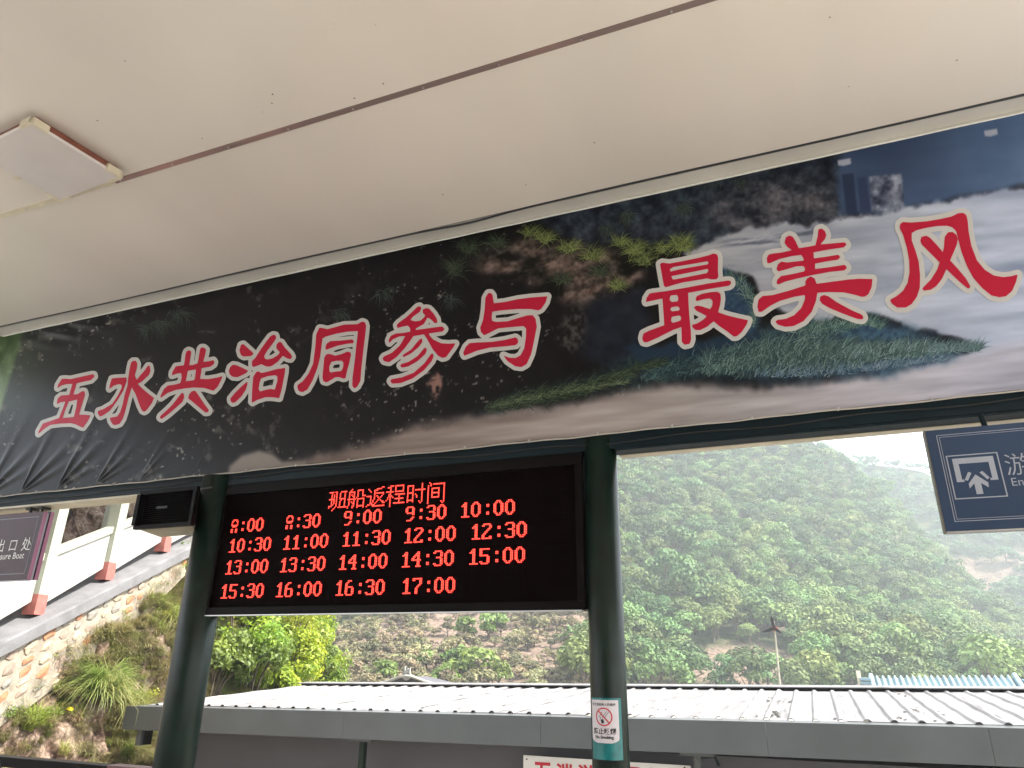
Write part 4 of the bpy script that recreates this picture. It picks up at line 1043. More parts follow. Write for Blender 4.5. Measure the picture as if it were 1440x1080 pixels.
# brown cliff in the middle
cl = sdpoly(wx, wy, [(660, 375), (700, 345), (760, 335), (850, 350), (900, 375), (905, 410), (880, 440), (830, 430), (790, 425), (740, 395), (690, 392)])
put(soft(cl, 26), C('2a2422') + (fbm(X_ / 34, Y_ / 15 + X_ / 90, 15., 6)[..., None] - .5) * np.array([1.0, .84, .78]) + (w3[..., None] - .5) * .30)
cl2 = sdpoly(wx, wy, [(790, 440), (820, 430), (830, 480), (800, 500), (785, 480)])
put(soft(cl2, 20) * np.clip((w3 - .4) * 4, 0, 1) * .6, C('5d5a55'))
put(soft(sdpoly(wx, wy, [(600, 540), (618, 525), (622, 545), (610, 562)]), 8) * np.clip((w3 - .35) * 4, 0, 1), C('7d5f58'))
put(soft(sdpoly(wx, wy, [(830, 420), (905, 400), (920, 480), (880, 530), (820, 500)]), 24), C('0f1420') + (w2[..., None] - .5) * .12)
# upper bank: dark trees left, brown shrubs right, blue pool with piers
up_ = sdpoly(wx, wy, [(740, 300), (1230, 150), (1240, 300), (1190, 306), (1100, 320), (1040, 328), (985, 350), (950, 345), (880, 345), (820, 345)])
put(soft(up_, 20), C('1c2430') + (w2[..., None] - .5) * np.array([.30, .34, .32]) + (w3[..., None] - .5) * .16)
br = sdpoly(wx, wy, [(1010, 280), (1060, 250), (1130, 255), (1180, 280), (1180, 303), (1100, 318), (1030, 322), (1000, 305)])
put(soft(br, 40) * .8, C('35363e') + (fbm(X_ / 26, Y_ / 12, 25., 6)[..., None] - .5) * np.array([.7, .62, .58]) + (w3[..., None] - .5) * .26)
bluep = sdpoly(wx * .8 + X_ * .2 + 12 * (w1 - .5), wy * .3 + Y_ * .7, [(1180, 150), (1700, 20), (1700, 240), (1440, 262), (1350, 278), (1300, 288), (1235, 300), (1180, 300)])
navy = C('2e3f5c') + np.clip((X_ - 1200) / 260, 0, 1)[..., None] * np.array([.10, .12, .14]) + (w1[..., None] - .5) * .08 + (w4[..., None] - .5) * .05  # pool blue, with part of a bluish veil painted in rightwards
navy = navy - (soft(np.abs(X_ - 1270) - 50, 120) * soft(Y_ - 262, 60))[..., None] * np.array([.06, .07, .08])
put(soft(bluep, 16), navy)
put(soft(sdpoly(X_, Y_, [(1222, 248), (1268, 243), (1272, 292), (1226, 298)]), 4), C('4c5366') + (w2[..., None] - .5) * .55 + (w3[..., None] - .5) * .3)
put(soft(sdpoly(X_, Y_, [(1184, 245), (1200, 243), (1206, 300), (1190, 301)]), 3), C('1b2740'))
put(soft(sdpoly(X_, Y_, [(1206, 250), (1218, 248), (1225, 298), (1210, 300)]), 3), C('232f4c'))
# streams
upw = sdpoly(X_ + 10 * (w1 - .5), Y_ + 9 * (w2 - .5) * 1.5, [(960, 356), (1010, 335), (1050, 320), (1100, 314), (1140, 317), (1190, 303), (1230, 301), (1290, 289), (1350, 279), (1440, 262), (1700, 215), (1700, 800), (1240, 800), (1240, 640), (1230, 540), (1300, 515), (1378, 490), (1340, 474), (1290, 462), (1255, 448), (1225, 440), (1150, 452), (1100, 440), (1070, 410), (1060, 390), (1020, 378), (985, 385)])
wcol = C('8d9098') + np.clip((X_ - 980) / 420, 0, 1)[..., None] * np.array([.03, .06, .12]) + (w4[..., None] - .5) * np.array([.32, .31, .29])  # water tone, some of the blue veil painted in rightwards
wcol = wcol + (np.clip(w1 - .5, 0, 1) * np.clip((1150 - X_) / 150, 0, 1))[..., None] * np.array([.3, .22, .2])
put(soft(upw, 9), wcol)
put(np.clip((fbm(X_ / 70, (Y_ + X_ * .12) / 7, 9.) - .60) * 8, 0, 1) * soft(np.abs(X_ - 1090) - 70, 60) * soft(np.abs(Y_ + .15 * (X_ - 1000) - 352) - 24, 16) * .7, C('3a4052'))
lw_ = sdpoly(X_ + 10 * (w1 - .5), Y_ + 10 * (w2 - .5), [(405, 652), (450, 640), (520, 623), (580, 600), (650, 588), (700, 579), (780, 571), (860, 553), (930, 540), (1000, 541), (1060, 545), (1150, 538), (1240, 522), (1320, 505), (1450, 480), (1700, 470), (1700, 900), (300, 900)])
lcol = C('786a64') + np.clip((X_ - 450) / 500, 0, 1)[..., None] * np.array([.09, .12, .14]) + np.clip((X_ - 950) / 450, 0, 1)[..., None] * np.array([.06, .09, .16]) + (fbm(X_ / 120, (Y_ + .1 * X_) / 12, 4.)[..., None] - .5) * .25  # stream colour plus some painted blue veil at the right
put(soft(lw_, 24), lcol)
put(soft(sdpoly(X_ + 6 * (w1 - .5), Y_, [(318, 675), (322, 655), (340, 640), (365, 633), (385, 638), (400, 650), (430, 650), (440, 670)]), 10), C('77706b'))
# beds of the grasses
gb = sdpoly(wx, wy, [(672, 578), (700, 562), (760, 545), (830, 530), (880, 505), (905, 490), (960, 500), (1030, 470), (1080, 460), (1150, 455), (1220, 445), (1290, 468), (1370, 490), (1330, 508), (1250, 525), (1180, 530), (1100, 536), (1000, 530), (950, 528), (900, 540), (800, 556), (720, 572)])
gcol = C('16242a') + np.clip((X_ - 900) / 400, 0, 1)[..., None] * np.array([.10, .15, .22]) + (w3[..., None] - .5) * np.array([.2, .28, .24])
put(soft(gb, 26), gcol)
gd = sdpoly(wx, wy, [(960, 400), (1010, 372), (1050, 392), (1075, 430), (1060, 470), (1030, 475), (990, 440)])
put(soft(gd, 12), C('22384e') + (w3[..., None] - .5) * .15)
put(soft(sdpoly(wx, wy, [(880, 490), (1050, 470), (1080, 475), (1000, 510), (900, 520)]), 10) * .9, C('15283c'))
# clamps of a walkway printed at the top
for cx_, cy_ in ((1187, 229), (1393, 188)): put(soft(sdpoly(X_, Y_, [(cx_ - 9, cy_ - 4), (cx_ + 9, cy_ - 7), (cx_ + 10, cy_ + 1), (cx_ - 1, cy_ + 4), (cx_ - 8, cy_ + 3)]), 2.5), C('8f95a6'))
# green print beyond the fold at the far left
put(soft(X_ - (30 - (Y_ - 478) * .30), 8) * .85, C('39502c') + np.clip((Y_ - 480) / 120, 0, 1)[..., None] * .25 + (w2[..., None] - .5) * .25)
img = np.clip(img, .012, 1)
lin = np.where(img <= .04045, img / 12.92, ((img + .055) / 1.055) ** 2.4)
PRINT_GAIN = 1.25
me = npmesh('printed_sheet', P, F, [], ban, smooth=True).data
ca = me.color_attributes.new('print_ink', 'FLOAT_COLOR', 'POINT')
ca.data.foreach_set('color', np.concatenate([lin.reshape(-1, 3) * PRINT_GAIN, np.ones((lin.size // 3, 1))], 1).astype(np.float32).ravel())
def vinyl(name, col=None, attr=None):
    m = bpy.data.materials.new(name); m.use_nodes = True; n = m.node_tree; b = n.nodes['Principled BSDF']; o = n.nodes['Material Output']
    b.inputs['Roughness'].default_value = .30; b.inputs['Specular IOR Level'].default_value = .22
    tr = n.nodes.new('ShaderNodeBsdfTranslucent'); ms = n.nodes.new('ShaderNodeMixShader'); ms.inputs[0].default_value = .10
    if attr:
        a = n.nodes.new('ShaderNodeVertexColor'); a.layer_name = attr; n.links.new(a.outputs[0], b.inputs['Base Color']); n.links.new(a.outputs[0], tr.inputs[0])
    else:
        b.inputs['Base Color'].default_value = (*col, 1); tr.inputs[0].default_value = (*col, 1)
    n.links.new(b.outputs[0], ms.inputs[1]); n.links.new(tr.outputs[0], ms.inputs[2]); n.links.new(ms.outputs[0], o.inputs[0])
    return m
me.materials.append(vinyl('vinyl_print', attr='print_ink'))
# printed grass blades: flat slivers on the vinyl
def bxz(px_, py_): p = PY(px_, py_, BY); return p[0], p[2]
class Sliver:
    def __init__(s): s.v = []; s.f = []; s.c = []
    def blade(s, px_, py_, ang, L, w_, c, bend):
        pts = []; x_, y_ = px_, py_; a = ang
        for j in range(5):
            pts.append((x_, y_)); x_ += math.cos(a) * L / 4; y_ -= math.sin(a) * L / 4; a += bend
        b = len(s.v)
        for j, (xx, yy) in enumerate(pts):
            t0 = (pts[min(j + 1, 4)][0] - pts[max(j - 1, 0)][0], pts[min(j + 1, 4)][1] - pts[max(j - 1, 0)][1]); l_ = math.hypot(*t0) + 1e-6
            ww = w_ * (1 - j / 4.4) * .5
            for sg in (-1, 1): s.v.append((xx - t0[1] / l_ * ww * sg, yy + t0[0] / l_ * ww * sg)); s.c.append(c)
        for j in range(4): s.f.append((b + 2 * j, b + 2 * j + 1, b + 2 * j + 3, b + 2 * j + 2))
sv = Sliver(); r4 = random.Random(3)
def mixc(a, b, t_): return C(a) * (1 - t_) + C(b) * t_
def tuftp(cx_, cy_, n, L, c1, c2, a0=90, sp=55, w_=1.5):
    for _ in range(n):
        a = R(a0 + r4.gauss(0, sp)); sv.blade(cx_ + r4.gauss(0, L * .22), cy_ + r4.gauss(0, L * .12), a, L * r4.uniform(.5, 1.1), w_ * r4.uniform(.6, 1.2), mixc(c1, c2, r4.random()), (-.22 if math.cos(a) > 0 else .22) * r4.uniform(.5, 1.5))
def bank(pts, n, L, c1, c2, a0, sp=22, thick=14, w_=1.7):
    seg = [math.hypot(pts[i + 1][0] - pts[i][0], pts[i + 1][1] - pts[i][1]) for i in range(len(pts) - 1)]
    for _ in range(n):
        k = r4.choices(range(len(seg)), seg)[0]; t_ = r4.random()
        x_ = pts[k][0] * (1 - t_) + pts[k + 1][0] * t_; T_ = (sum(seg[:k]) + seg[k] * t_) / sum(seg); y_ = pts[k][1] * (1 - t_) + pts[k + 1][1] * t_ + r4.triangular(-thick, thick, 0) * .62 * (.25 + .75 * math.sin(math.pi * min(1, T_ * 1.25)))
        a = R(a0 + r4.gauss(0, sp)); sv.blade(x_, y_, a, L * r4.uniform(.4, 1.1), w_ * r4.uniform(.5, 1.2), mixc(c1, c2, r4.random() ** 1.6), (-.14 if math.cos(a) > 0 else .14) * r4.uniform(.3, 1.6))
bank([(680, 576), (760, 558), (830, 545), (890, 520), (930, 512)], 1100, 22, '141f18', '4c5c46', 25, 24, 26, 1.3)
bank([(900, 532), (960, 518), (1020, 500), (1060, 490)], 700, 22, '142630', '4f6a66', 38, 28, 32, 1.3)
bank([(985, 520), (1050, 508), (1120, 500), (1200, 502), (1300, 496)], 2500, 25, '24393a', '6d8683', 66, 24, 56, 1.4)
bank([(1090, 462), (1150, 466), (1220, 456), (1240, 462)], 420, 22, '2d4848', '76908a', 66, 26, 18, 1.3)
bank([(1180, 500), (1290, 496), (1378, 491)], 900, 20, '3c5558', '8299a0', 60, 26, 24, 1.3)
bank([(1060, 528), (1150, 524), (1260, 515), (1330, 505)], 500, 16, '40586a', '8093a4', 60, 24, 14, 1.2)
bank([(700, 570), (800, 550), (880, 538)], 420, 14, '3a4834', '7c8868', 32, 20, 8, 1.0)
bank([(1000, 400), (1040, 398), (1065, 430), (1060, 460)], 260, 20, '33504e', '76897f', 100, 34, 22, 1.1)
for a in [(765, 338, 90, 22), (800, 352, 90, 22), (835, 362, 80, 24), (893, 354, 170, 22), (930, 352, 70, 20), (958, 347, 210, 24), (868, 404, 120, 17), (905, 368, 90, 26), (872, 342, 80, 18), (745, 330, 60, 18)]:
    tuftp(*a, '2c3620', '7a8650', 90, 55, 1.1)
for a in [(640, 382, 90, 28), (660, 352, 70, 26), (975, 420, 60, 20), (845, 385, 70, 22), (790, 395, 60, 22), (700, 345, 70, 22)]:
    tuftp(*a, '161f1a', '434f3c', 90, 55, 1.1)
for a in [(250, 440, 70, 24), (200, 460, 50, 22), (225, 455, 60, 28), (540, 410, 50, 26), (480, 440, 45, 24), (630, 420, 50, 22), (90, 560, 40, 24), (120, 530, 40, 22), (930, 262, 90, 20), (1000, 252, 80, 18), (880, 302, 90, 20), (850, 322, 80, 20), (960, 290, 80, 20), (1040, 255, 60, 18)]:
    tuftp(*a, '12191b', '3d4942', -60, 60, 1.0)
pv_ = np.array(sv.v); r_ = RM @ np.stack([pv_[:, 0] - 720, 540 - pv_[:, 1], np.full(len(pv_), -FOC)]); k_ = BY / r_[1]
xx = r_[0] * k_; zz = 1.6 + r_[2] * k_
ok = zz < BZ1 - .01
Fv = np.array([f for f in sv.f if all(ok[i] for i in f)])
V3 = np.stack([xx, BY + folds(xx, zz) - .0012 - .0000015 * (np.arange(len(xx)) // 10 % 400), zz], -1)
me2 = npmesh('printed_grass', V3, Fv, [vinyl('vinyl_grass', attr='print_ink')], ban).data
cc = np.array(sv.c); lc_ = ((cc + .055) / 1.055) ** 2.4
ca = me2.color_attributes.new('print_ink', 'FLOAT_COLOR', 'POINT')
if len(me2.vertices) == len(lc_): ca.data.foreach_set('color', np.c_[lc_ * PRINT_GAIN, np.ones(len(lc_))].astype(np.float32).ravel())
bpy.data.objects['printed_grass']['kind'] = 'stuff'

# slogan characters, outlines traced in zoomed photo coordinates (origin, scale, shapes, holes)
CH = {}
CH['五'] = ((40, 500), 7.2, [[(375,235),(430,240),(540,215),(640,192),(665,192),(670,215),(635,250),(580,262),(495,282),(480,330),(460,395),(500,392),(545,362),(568,362),(578,395),(545,500),(515,600),(575,600),(630,608),(605,665),(560,730),(530,722),(485,700),(430,685),(330,690),(230,705),(170,740),(105,795),(105,770),(150,690),(200,672),(315,635),(345,560),(378,468),(330,475),(290,492),(292,475),(300,435),(335,405),(415,400),(430,350),(448,290),(400,290),(340,305),(298,332),(303,300),(340,240)]], [[(412,468),(497,447),(487,520),(462,622),(352,634),(375,560)]])
CH['水'] = ((40, 500), 7.2, [[(1040,75),(1060,55),(1090,55),(1105,85),(1100,130),(1080,200),(1100,245),(1130,205),(1175,155),(1210,105),(1228,105),(1238,150),(1225,195),(1150,265),(1110,288),(1150,330),(1220,390),(1275,430),(1255,480),(1200,555),(1175,570),(1155,560),(1130,510),(1090,400),(1048,325),(1015,430),(985,560),(960,640),(930,690),(890,705),(860,700),(835,665),(828,632),(860,625),(900,618),(930,575),(955,500),(975,400),(1005,300),(1012,230),(1025,140)],
  [(845,235),(880,228),(995,222),(998,260),(960,360),(900,460),(830,555),(770,600),(730,620),(708,590),(712,560),(760,545),(850,490),(905,410),(945,330),(945,300),(920,290),(870,305),(820,340),(825,300)]], [])
CH['共'] = ((210, 450), 7.2, [[(380,320),(400,308),(425,318),(425,350),(408,458),(440,458),(490,440),(500,400),(515,300),(530,280),(555,280),(577,300),(572,340),(550,425),(600,420),(650,408),(662,425),(655,450),(620,475),(535,490),(528,540),(518,598),(600,600),(690,585),(742,570),(735,600),(700,670),(655,718),(625,710),(560,690),(450,685),(360,695),(270,710),(190,740),(118,790),(115,770),(150,700),(190,665),(260,655),(315,640),(330,590),(325,540),(280,545),(232,562),(235,530),(270,470),(350,460),(358,430),(368,350)],
  [(330,740),(350,745),(357,780),(340,830),(260,900),(190,960),(130,1003),(110,990),(118,970),(180,915),(240,855),(290,790)], [(425,730),(450,718),(470,720),(500,760),(560,850),(605,910),(598,935),(570,938),(500,880),(430,820),(398,795),(405,760)]], [[(395,515),(475,503),(468,560),(458,610),(372,622),(385,560)]])
CH['治'] = ((210, 450), 7.2, [[(930,255),(955,245),(1000,285),(1050,330),(1055,350),(1030,368),(960,372),(930,355),(915,310)], [(820,480),(850,455),(890,460),(995,510),(1000,525),(975,545),(900,580),(850,578),(820,555),(808,520)], [(995,625),(998,650),(980,710),(940,770),(880,830),(848,842),(828,825),(825,795),(870,740),(930,680)],
  [(1255,152),(1280,155),(1288,185),(1265,225),(1200,310),(1170,360),(1172,390),(1200,402),(1250,390),(1300,360),(1325,330),(1290,290),(1292,250),(1315,225),(1340,228),(1375,280),(1435,345),(1450,375),(1435,398),(1400,392),(1355,365),(1310,420),(1250,465),(1215,475),(1180,470),(1140,450),(1110,460),(1060,478),(1042,460),(1042,420),(1080,380),(1130,300),(1180,230),(1225,170)],
  [(1085,530),(1110,522),(1140,538),(1200,525),(1290,500),(1350,492),(1380,485),(1378,530),(1350,680),(1320,795),(1250,785),(1180,785),(1100,810),(1048,838),(1040,830),(1045,700),(1055,580)]], [[(1135,595),(1200,572),(1280,562),(1300,575),(1300,620),(1275,705),(1230,700),(1160,715),(1125,725),(1112,700),(1120,640)]])
CH['同'] = ((400, 420), 7.2, [[(355,300),(380,298),(440,312),(520,290),(610,265),(740,262),(790,235),(820,245),(832,280),(825,360),(805,520),(785,700),(775,830),(745,890),(715,912),(692,885),(695,800),(720,600),(735,450),(748,332),(640,338),(540,355),(430,385),(390,405),(380,480),(365,600),(340,700),(290,830),(240,920),(190,950),(150,938),(135,900),(140,875),(190,840),(250,760),(295,660),(315,500),(325,370)],
  [(470,432),(560,428),(690,415),(708,435),(700,455),(640,460),(540,480),(430,520),(418,500),(430,460)], [(430,565),(465,562),(520,580),(580,565),(640,540),(670,545),(680,570),(660,660),(640,730),(625,805),(600,812),(560,798),(520,800),(470,830),(435,850),(400,840),(390,800),(398,700),(408,600)]], [[(480,645),(530,632),(585,632),(602,655),(598,700),(580,735),(520,742),(475,750),(460,735),(460,690)]])
CH['参'] = ((530, 400), 5.538, [[(315,180),(335,172),(350,185),(340,215),(290,250),(265,280),(300,290),(340,285),(365,265),(380,245),(362,225),(360,200),(385,188),(410,192),(445,230),(470,270),(475,300),(455,305),(430,280),(398,262),(370,310),(310,345),(308,358),(400,345),(510,330),(530,350),(515,370),(410,385),(415,400),(440,430),(500,460),(560,465),(615,462),(600,490),(545,565),(515,575),(480,558),(440,510),(400,440),(370,392),(290,405),(265,440),(220,500),(160,565),(100,608),(60,600),(48,580),(60,562),(120,535),(180,480),(225,405),(180,408),(130,430),(100,458),(95,440),(110,405),(150,385),(210,380),(262,370),(262,345),(245,325),(210,330),(165,342),(158,320),(175,300),(230,260),(280,215)],
  [(340,428),(355,425),(358,450),(330,490),(270,540),(215,568),(202,558),(215,545),(270,510),(310,460)], [(370,500),(385,495),(392,515),(380,545),(320,600),(250,640),(200,650),(185,635),(195,622),(250,605),(320,560)], [(425,545),(438,540),(445,562),(430,600),(370,670),(280,735),(190,770),(125,775),(108,755),(120,740),(200,725),(290,690),(370,620)]], [])
CH['与'] = ((530, 400), 5.538, [[(870,72),(890,70),(905,90),(914,150),(1000,140),(1100,118),(1200,105),(1330,95),(1318,140),(1285,190),(1260,205),(1200,195),(1100,195),(980,205),(905,215),(897,250),(900,285),(930,295),(1020,290),(1100,265),(1170,245),(1215,242),(1238,270),(1248,330),(1225,450),(1205,540),(1170,620),(1130,645),(1080,640),(1020,600),(988,555),(1030,572),(1080,575),(1120,555),(1150,500),(1162,420),(1165,350),(1145,328),(1050,335),(950,345),(870,385),(840,398),(815,375),(808,340),(830,280),(842,200),(848,110)],
  [(725,460),(780,455),(900,450),(1000,435),(1080,415),(1100,428),(1102,455),(1085,475),(1000,485),(880,495),(780,520),(720,545),(685,558),(675,535),(695,490)]], [])
CH['最'] = ((880, 330), 6.0, [[(290,250),(310,238),(370,245),(480,225),(620,195),(700,175),(740,160),(770,168),(780,195),(778,300),(782,355),(765,378),(715,378),(690,370),(600,385),(480,405),(390,430),(340,445),(322,430),(310,370),(298,300)],
  [(200,500),(230,492),(340,478),(500,450),(700,412),(860,388),(885,392),(888,415),(870,432),(700,460),(527,492),(530,580),(538,700),(548,800),(552,880),(540,920),(500,930),(472,905),(470,780),(400,805),(280,865),(180,910),(150,905),(140,875),(150,835),(200,810),(325,765),(320,680),(310,540),(240,555),(172,570),(175,540)],
  [(600,520),(640,500),(720,485),(770,482),(798,500),(803,540),(795,600),(780,655),(850,680),(950,705),(1032,722),(1020,760),(980,820),(940,855),(910,860),(860,820),(780,765),(740,733),(690,775),(630,805),(590,805),(565,785),(560,762),(600,750),(650,720),(682,690),(650,670),(600,645),(575,615),(600,600),(640,605),(710,628),(730,600),(732,560),(710,540),(660,545),(600,562),(590,545)]],
  [[(400,275),(480,262),(690,226),(697,240),(690,252),(540,278),(450,295),(380,312),(373,295)], [(385,352),(520,325),(690,290),(697,305),(685,325),(560,350),(450,372),(400,380)], [(380,515),(430,510),(443,530),(440,562),(390,570),(370,550)], [(385,615),(435,605),(455,620),(450,640),(395,648),(378,638)], [(390,695),(450,683),(468,700),(460,725),(400,745),(383,730)]])
CH['美'] = ((1050, 300), 6.0, [[(330,205),(360,188),(390,200),(415,240),(440,295),(520,282),(580,270),(598,200),(605,140),(630,128),(660,150),(672,185),(660,220),(625,262),(720,255),(825,245),(842,265),(820,288),(700,305),(565,330),(567,380),(650,370),(770,350),(788,370),(770,392),(680,405),(578,425),(577,470),(700,455),(825,435),(845,458),(825,482),(700,495),(540,525),(430,550),(330,575),(270,600),(252,590),(260,560),(290,530),(400,510),(485,490),(492,465),(475,445),(420,448),(330,475),(270,490),(252,470),(265,430),(295,408),(340,415),(480,400),(478,380),(460,352),(380,362),(280,385),(200,420),(175,420),(170,380),(185,350),(220,340),(300,330),(380,312),(345,285),(320,250)],
  [(510,550),(540,533),(575,550),(590,595),(700,580),(850,560),(950,552),(1062,555),(1055,620),(1030,680),(1000,702),(970,705),(920,690),(820,668),(700,665),(597,670),(585,740),(550,830),(480,910),(400,950),(330,958),(265,940),(243,915),(260,900),(330,890),(400,860),(460,800),(490,730),(490,690),(400,705),(280,740),(200,780),(130,830),(100,830),(90,790),(100,730),(135,698),(220,690),(350,655),(492,610),(495,575)],
  [(620,705),(650,690),(690,700),(760,750),(880,815),(970,855),(985,880),(975,895),(930,890),(820,850),(700,800),(640,765),(618,735)]], [])
CH['风'] = ((1240, 280), 6.355, [[(165,225),(190,205),(260,210),(400,200),(520,180),(620,158),(680,130),(725,125),(755,145),(768,200),(775,290),(800,420),(850,550),(920,635),(1000,685),(1080,700),(1160,692),(1212,678),(1200,740),(1165,820),(1110,870),(1050,880),(980,865),(900,800),(820,710),(760,600),(710,470),(680,350),(665,290),(630,255),(580,240),(500,242),(400,258),(310,280),(268,305),(268,370),(300,460),(330,560),(342,680),(340,790),(315,870),(270,935),(215,970),(140,970),(95,940),(75,900),(130,870),(190,820),(230,750),(248,660),(245,550),(225,440),(190,320),(160,260)],
  [(345,375),(355,340),(395,328),(430,345),(500,420),(545,475),(555,430),(562,340),(590,300),(630,295),(665,320),(680,360),(670,410),(610,550),(680,625),(750,710),(788,775),(785,798),(765,798),(700,745),(577,628),(540,710),(490,775),(440,810),(380,820),(362,800),(390,770),(440,720),(490,640),(517,568),(450,500),(360,410)]], [])
def contour(Fd, xs_, ys_, level=0.):
    """polygons covering Fd<level on a grid; full cells merged in runs"""
    G = Fd - level; ny, nx = G.shape; V = []; F = []; idx = {}
    def vid(x, y):
        k = (round(x, 3), round(y, 3))
        if k not in idx: idx[k] = len(V); V.append((x, y))
        return idx[k]
    ins = G < 0; full = ins[:-1, :-1] & ins[1:, :-1] & ins[:-1, 1:] & ins[1:, 1:]; anyi = ins[:-1, :-1] | ins[1:, :-1] | ins[:-1, 1:] | ins[1:, 1:]
    for j in range(ny - 1):
        i = 0
        while i < nx - 1:
            if full[j, i]:
                k = i
                while k < nx - 1 and full[j, k] and k - i < 6: k += 1
                F.append([vid(xs_[i], ys_[j])] + [vid(xs_[k], ys_[j]), vid(xs_[k], ys_[j + 1]), vid(xs_[i], ys_[j + 1])]); i = k; continue
            if anyi[j, i]:
                c = [(i, j), (i + 1, j), (i + 1, j + 1), (i, j + 1)]; poly = []
                for a in range(4):
                    p, q_ = c[a], c[(a + 1) % 4]; gp, gq = G[p[1], p[0]], G[q_[1], q_[0]]
                    if gp < 0: poly.append(vid(xs_[p[0]], ys_[p[1]]))
                    if (gp < 0) != (gq < 0):
                        t_ = gp / (gp - gq); poly.append(vid(xs_[p[0]] + t_ * (xs_[q_[0]] - xs_[p[0]]), ys_[p[1]] + t_ * (ys_[q_[1]] - ys_[p[1]])))
                pp = []
                for v in poly:
                    if not pp or pp[-1] != v: pp.append(v)
                if len(pp) > 2 and pp[0] == pp[-1]: pp.pop()
                if len(set(pp)) >= 3: F.append(pp)
            i += 1
    return V, F
def smooth_poly(p, n=3):
    p = [np.array(q, float) for q in p]; m_ = len(p); o = []
    for i in range(m_):
        p0, p1, p2, p3 = p[i - 1], p[i], p[(i + 1) % m_], p[(i + 2) % m_]
        if np.linalg.norm(p2 - p1) < 12: o.append(tuple(p1)); continue
        for k in range(n):
            t_ = k / n; a_ = .5 * ((2 * p1) + (-p0 + p2) * t_ * .7 + (2 * p0 - 5 * p1 + 4 * p2 - p3) * t_ * t_ * .7 + (-p0 + 3 * p1 - 3 * p2 + p3) * t_ ** 3 * .7)
            lin_ = p1 + (p2 - p1) * t_; o.append(tuple(lin_ * .5 + a_ * .5 if np.linalg.norm(a_ - lin_) < 8 else lin_))
    return o
red_v = vinyl('vinyl_red', col=(.48, .008, .042)); white_v = vinyl('vinyl_white', col=(.56, .555, .55))
WO = {'五': 5.0, '水': 5.0, '共': 5.2, '治': 5.2, '同': 5.0, '参': 5.4, '与': 5.6, '最': 6.2, '美': 6.6, '风': 7.0}
for ch, (org, sc_, shapes, holes) in CH.items():
    toP = lambda L: [(org[0] + a / sc_, org[1] + b / sc_) for a, b in L]
    sh = [toP(smooth_poly(s)) for s in shapes]; ho = [toP(smooth_poly(s)) for s in holes]
    allp = np.array([q_ for s in sh for q_ in s]); wo = WO[ch]; st_ = .55
    xs_ = np.arange(allp[:, 0].min() - wo - 2, allp[:, 0].max() + wo + 2, st_); ys_ = np.arange(allp[:, 1].min() - wo - 2, allp[:, 1].max() + wo + 2, st_)
    gx2, gy2 = np.meshgrid(xs_, ys_); d = np.full(gx2.shape, 1e9)
    for s in sh: d = np.minimum(d, sdpoly(gx2, gy2, s))
    for s in ho: d = np.maximum(d, -sdpoly(gx2, gy2, s))
    for nm, lv, off, m_ in (('character_outline', wo, .0030, white_v), ('character', 0., .0045, red_v)):
        V, Fc = contour(d, xs_, ys_, lv); A = np.array(V)
        r_ = RM @ np.stack([A[:, 0] - 720, 540 - A[:, 1], np.full(len(A), -FOC)]); k_ = BY / r_[1]; xx = r_[0] * k_; zz = 1.6 + r_[2] * k_
        V3 = np.stack([xx, BY + folds(xx, zz) - off, zz], -1)
        mm = bpy.data.meshes.new(nm); mm.from_pydata(V3.tolist(), [], Fc); mm.materials.append(m_); mm.update()
        for p_ in mm.polygons: p_.use_smooth = True
        link(nm, mm, ban)
# hem rope and lacing
vs = []
for i in range(160):
    x_ = -7.6 + 10.4 * i / 159; vs.append((x_, 3.948 + .004 * math.sin(i * 1.3), 2.877 + .006 * abs(math.sin((x_ + .3) * 3.6)) - .004))
MB().tube(vs, .005, 5).build('hem_rope', mat('hem_rope', (.45, .42, .38), .8), ban)
for x_ in np.arange(-7.2, 2.2, .44): MB().tube([(x_, 3.942, 2.875), (x_ + .005, 3.95, 2.888)], .007, 6).build('eyelet', M['chrome'], ban)
vs = [(-7.35 + 9.4 * i / 120, 3.95, 4.500 + .002 * math.sin(i)) for i in range(121)]
MB().tube(vs, .004, 5).build('top_cord', M['white'], ban)
# thin cable along beam
vs = [(-7.0 + 9 * i / 90, 3.968, 2.838 + .008 * math.sin(i * .7) - .01 * math.sin(i * .13)) for i in range(91)]
o = MB().tube(vs, .004, 5).build('cable', M['rope']); props(o, 'thin black cable strung along the face of the beam', 'cable')

# ------------------------------------------------------------------ loudspeaker
SZ0, SZ1 = 2.455, 2.715
spk = thing('loudspeaker', (-4.2, 3.9, SZ0), 'black louvred loudspeaker hanging beside the left column', 'loudspeaker')
fp = [(-4.375, 3.74), (-3.88, 3.74), (-4.13, 4.02), (-4.50, 4.05)]
cb = MB(); cb.hexa([(a, b, SZ0) for a, b in fp] + [(a, b, SZ1) for a, b in fp]); cb.build('cabinet', M['speaker'], spk)
MB().hexa([(a, b + .002, SZ0 + .004) for a, b in [(-4.38, 3.735), (-3.875, 3.735), (-4.122, 4.022), (-4.506, 4.052)]] + [(a, b + .002, SZ1 + .006) for a, b in [(-4.38, 3.735), (-3.875, 3.735), (-4.122, 4.022), (-4.506, 4.052)]]).build('side_shell', M['black'], spk)
MB().box((-4.395, 3.70, SZ0 - .004), (-3.862, 3.733, SZ0 + .022)).build('front_lip', M['frame'], spk)
MB().box((-4.395, 3.70, SZ1 - .016), (-3.862, 3.733, SZ1 + .012)).build('front_lip', M['black'], spk)
MB().box((-4.395, 3.68, SZ0 + .0225), (-4.362, 3.733, SZ1 - .0165)).build('side_cheek', M['black'], spk)
MB().box((-3.89, 3.70, SZ0 + .0225), (-3.862, 3.733, SZ1 - .0165)).build('side_cheek', M['black'], spk)
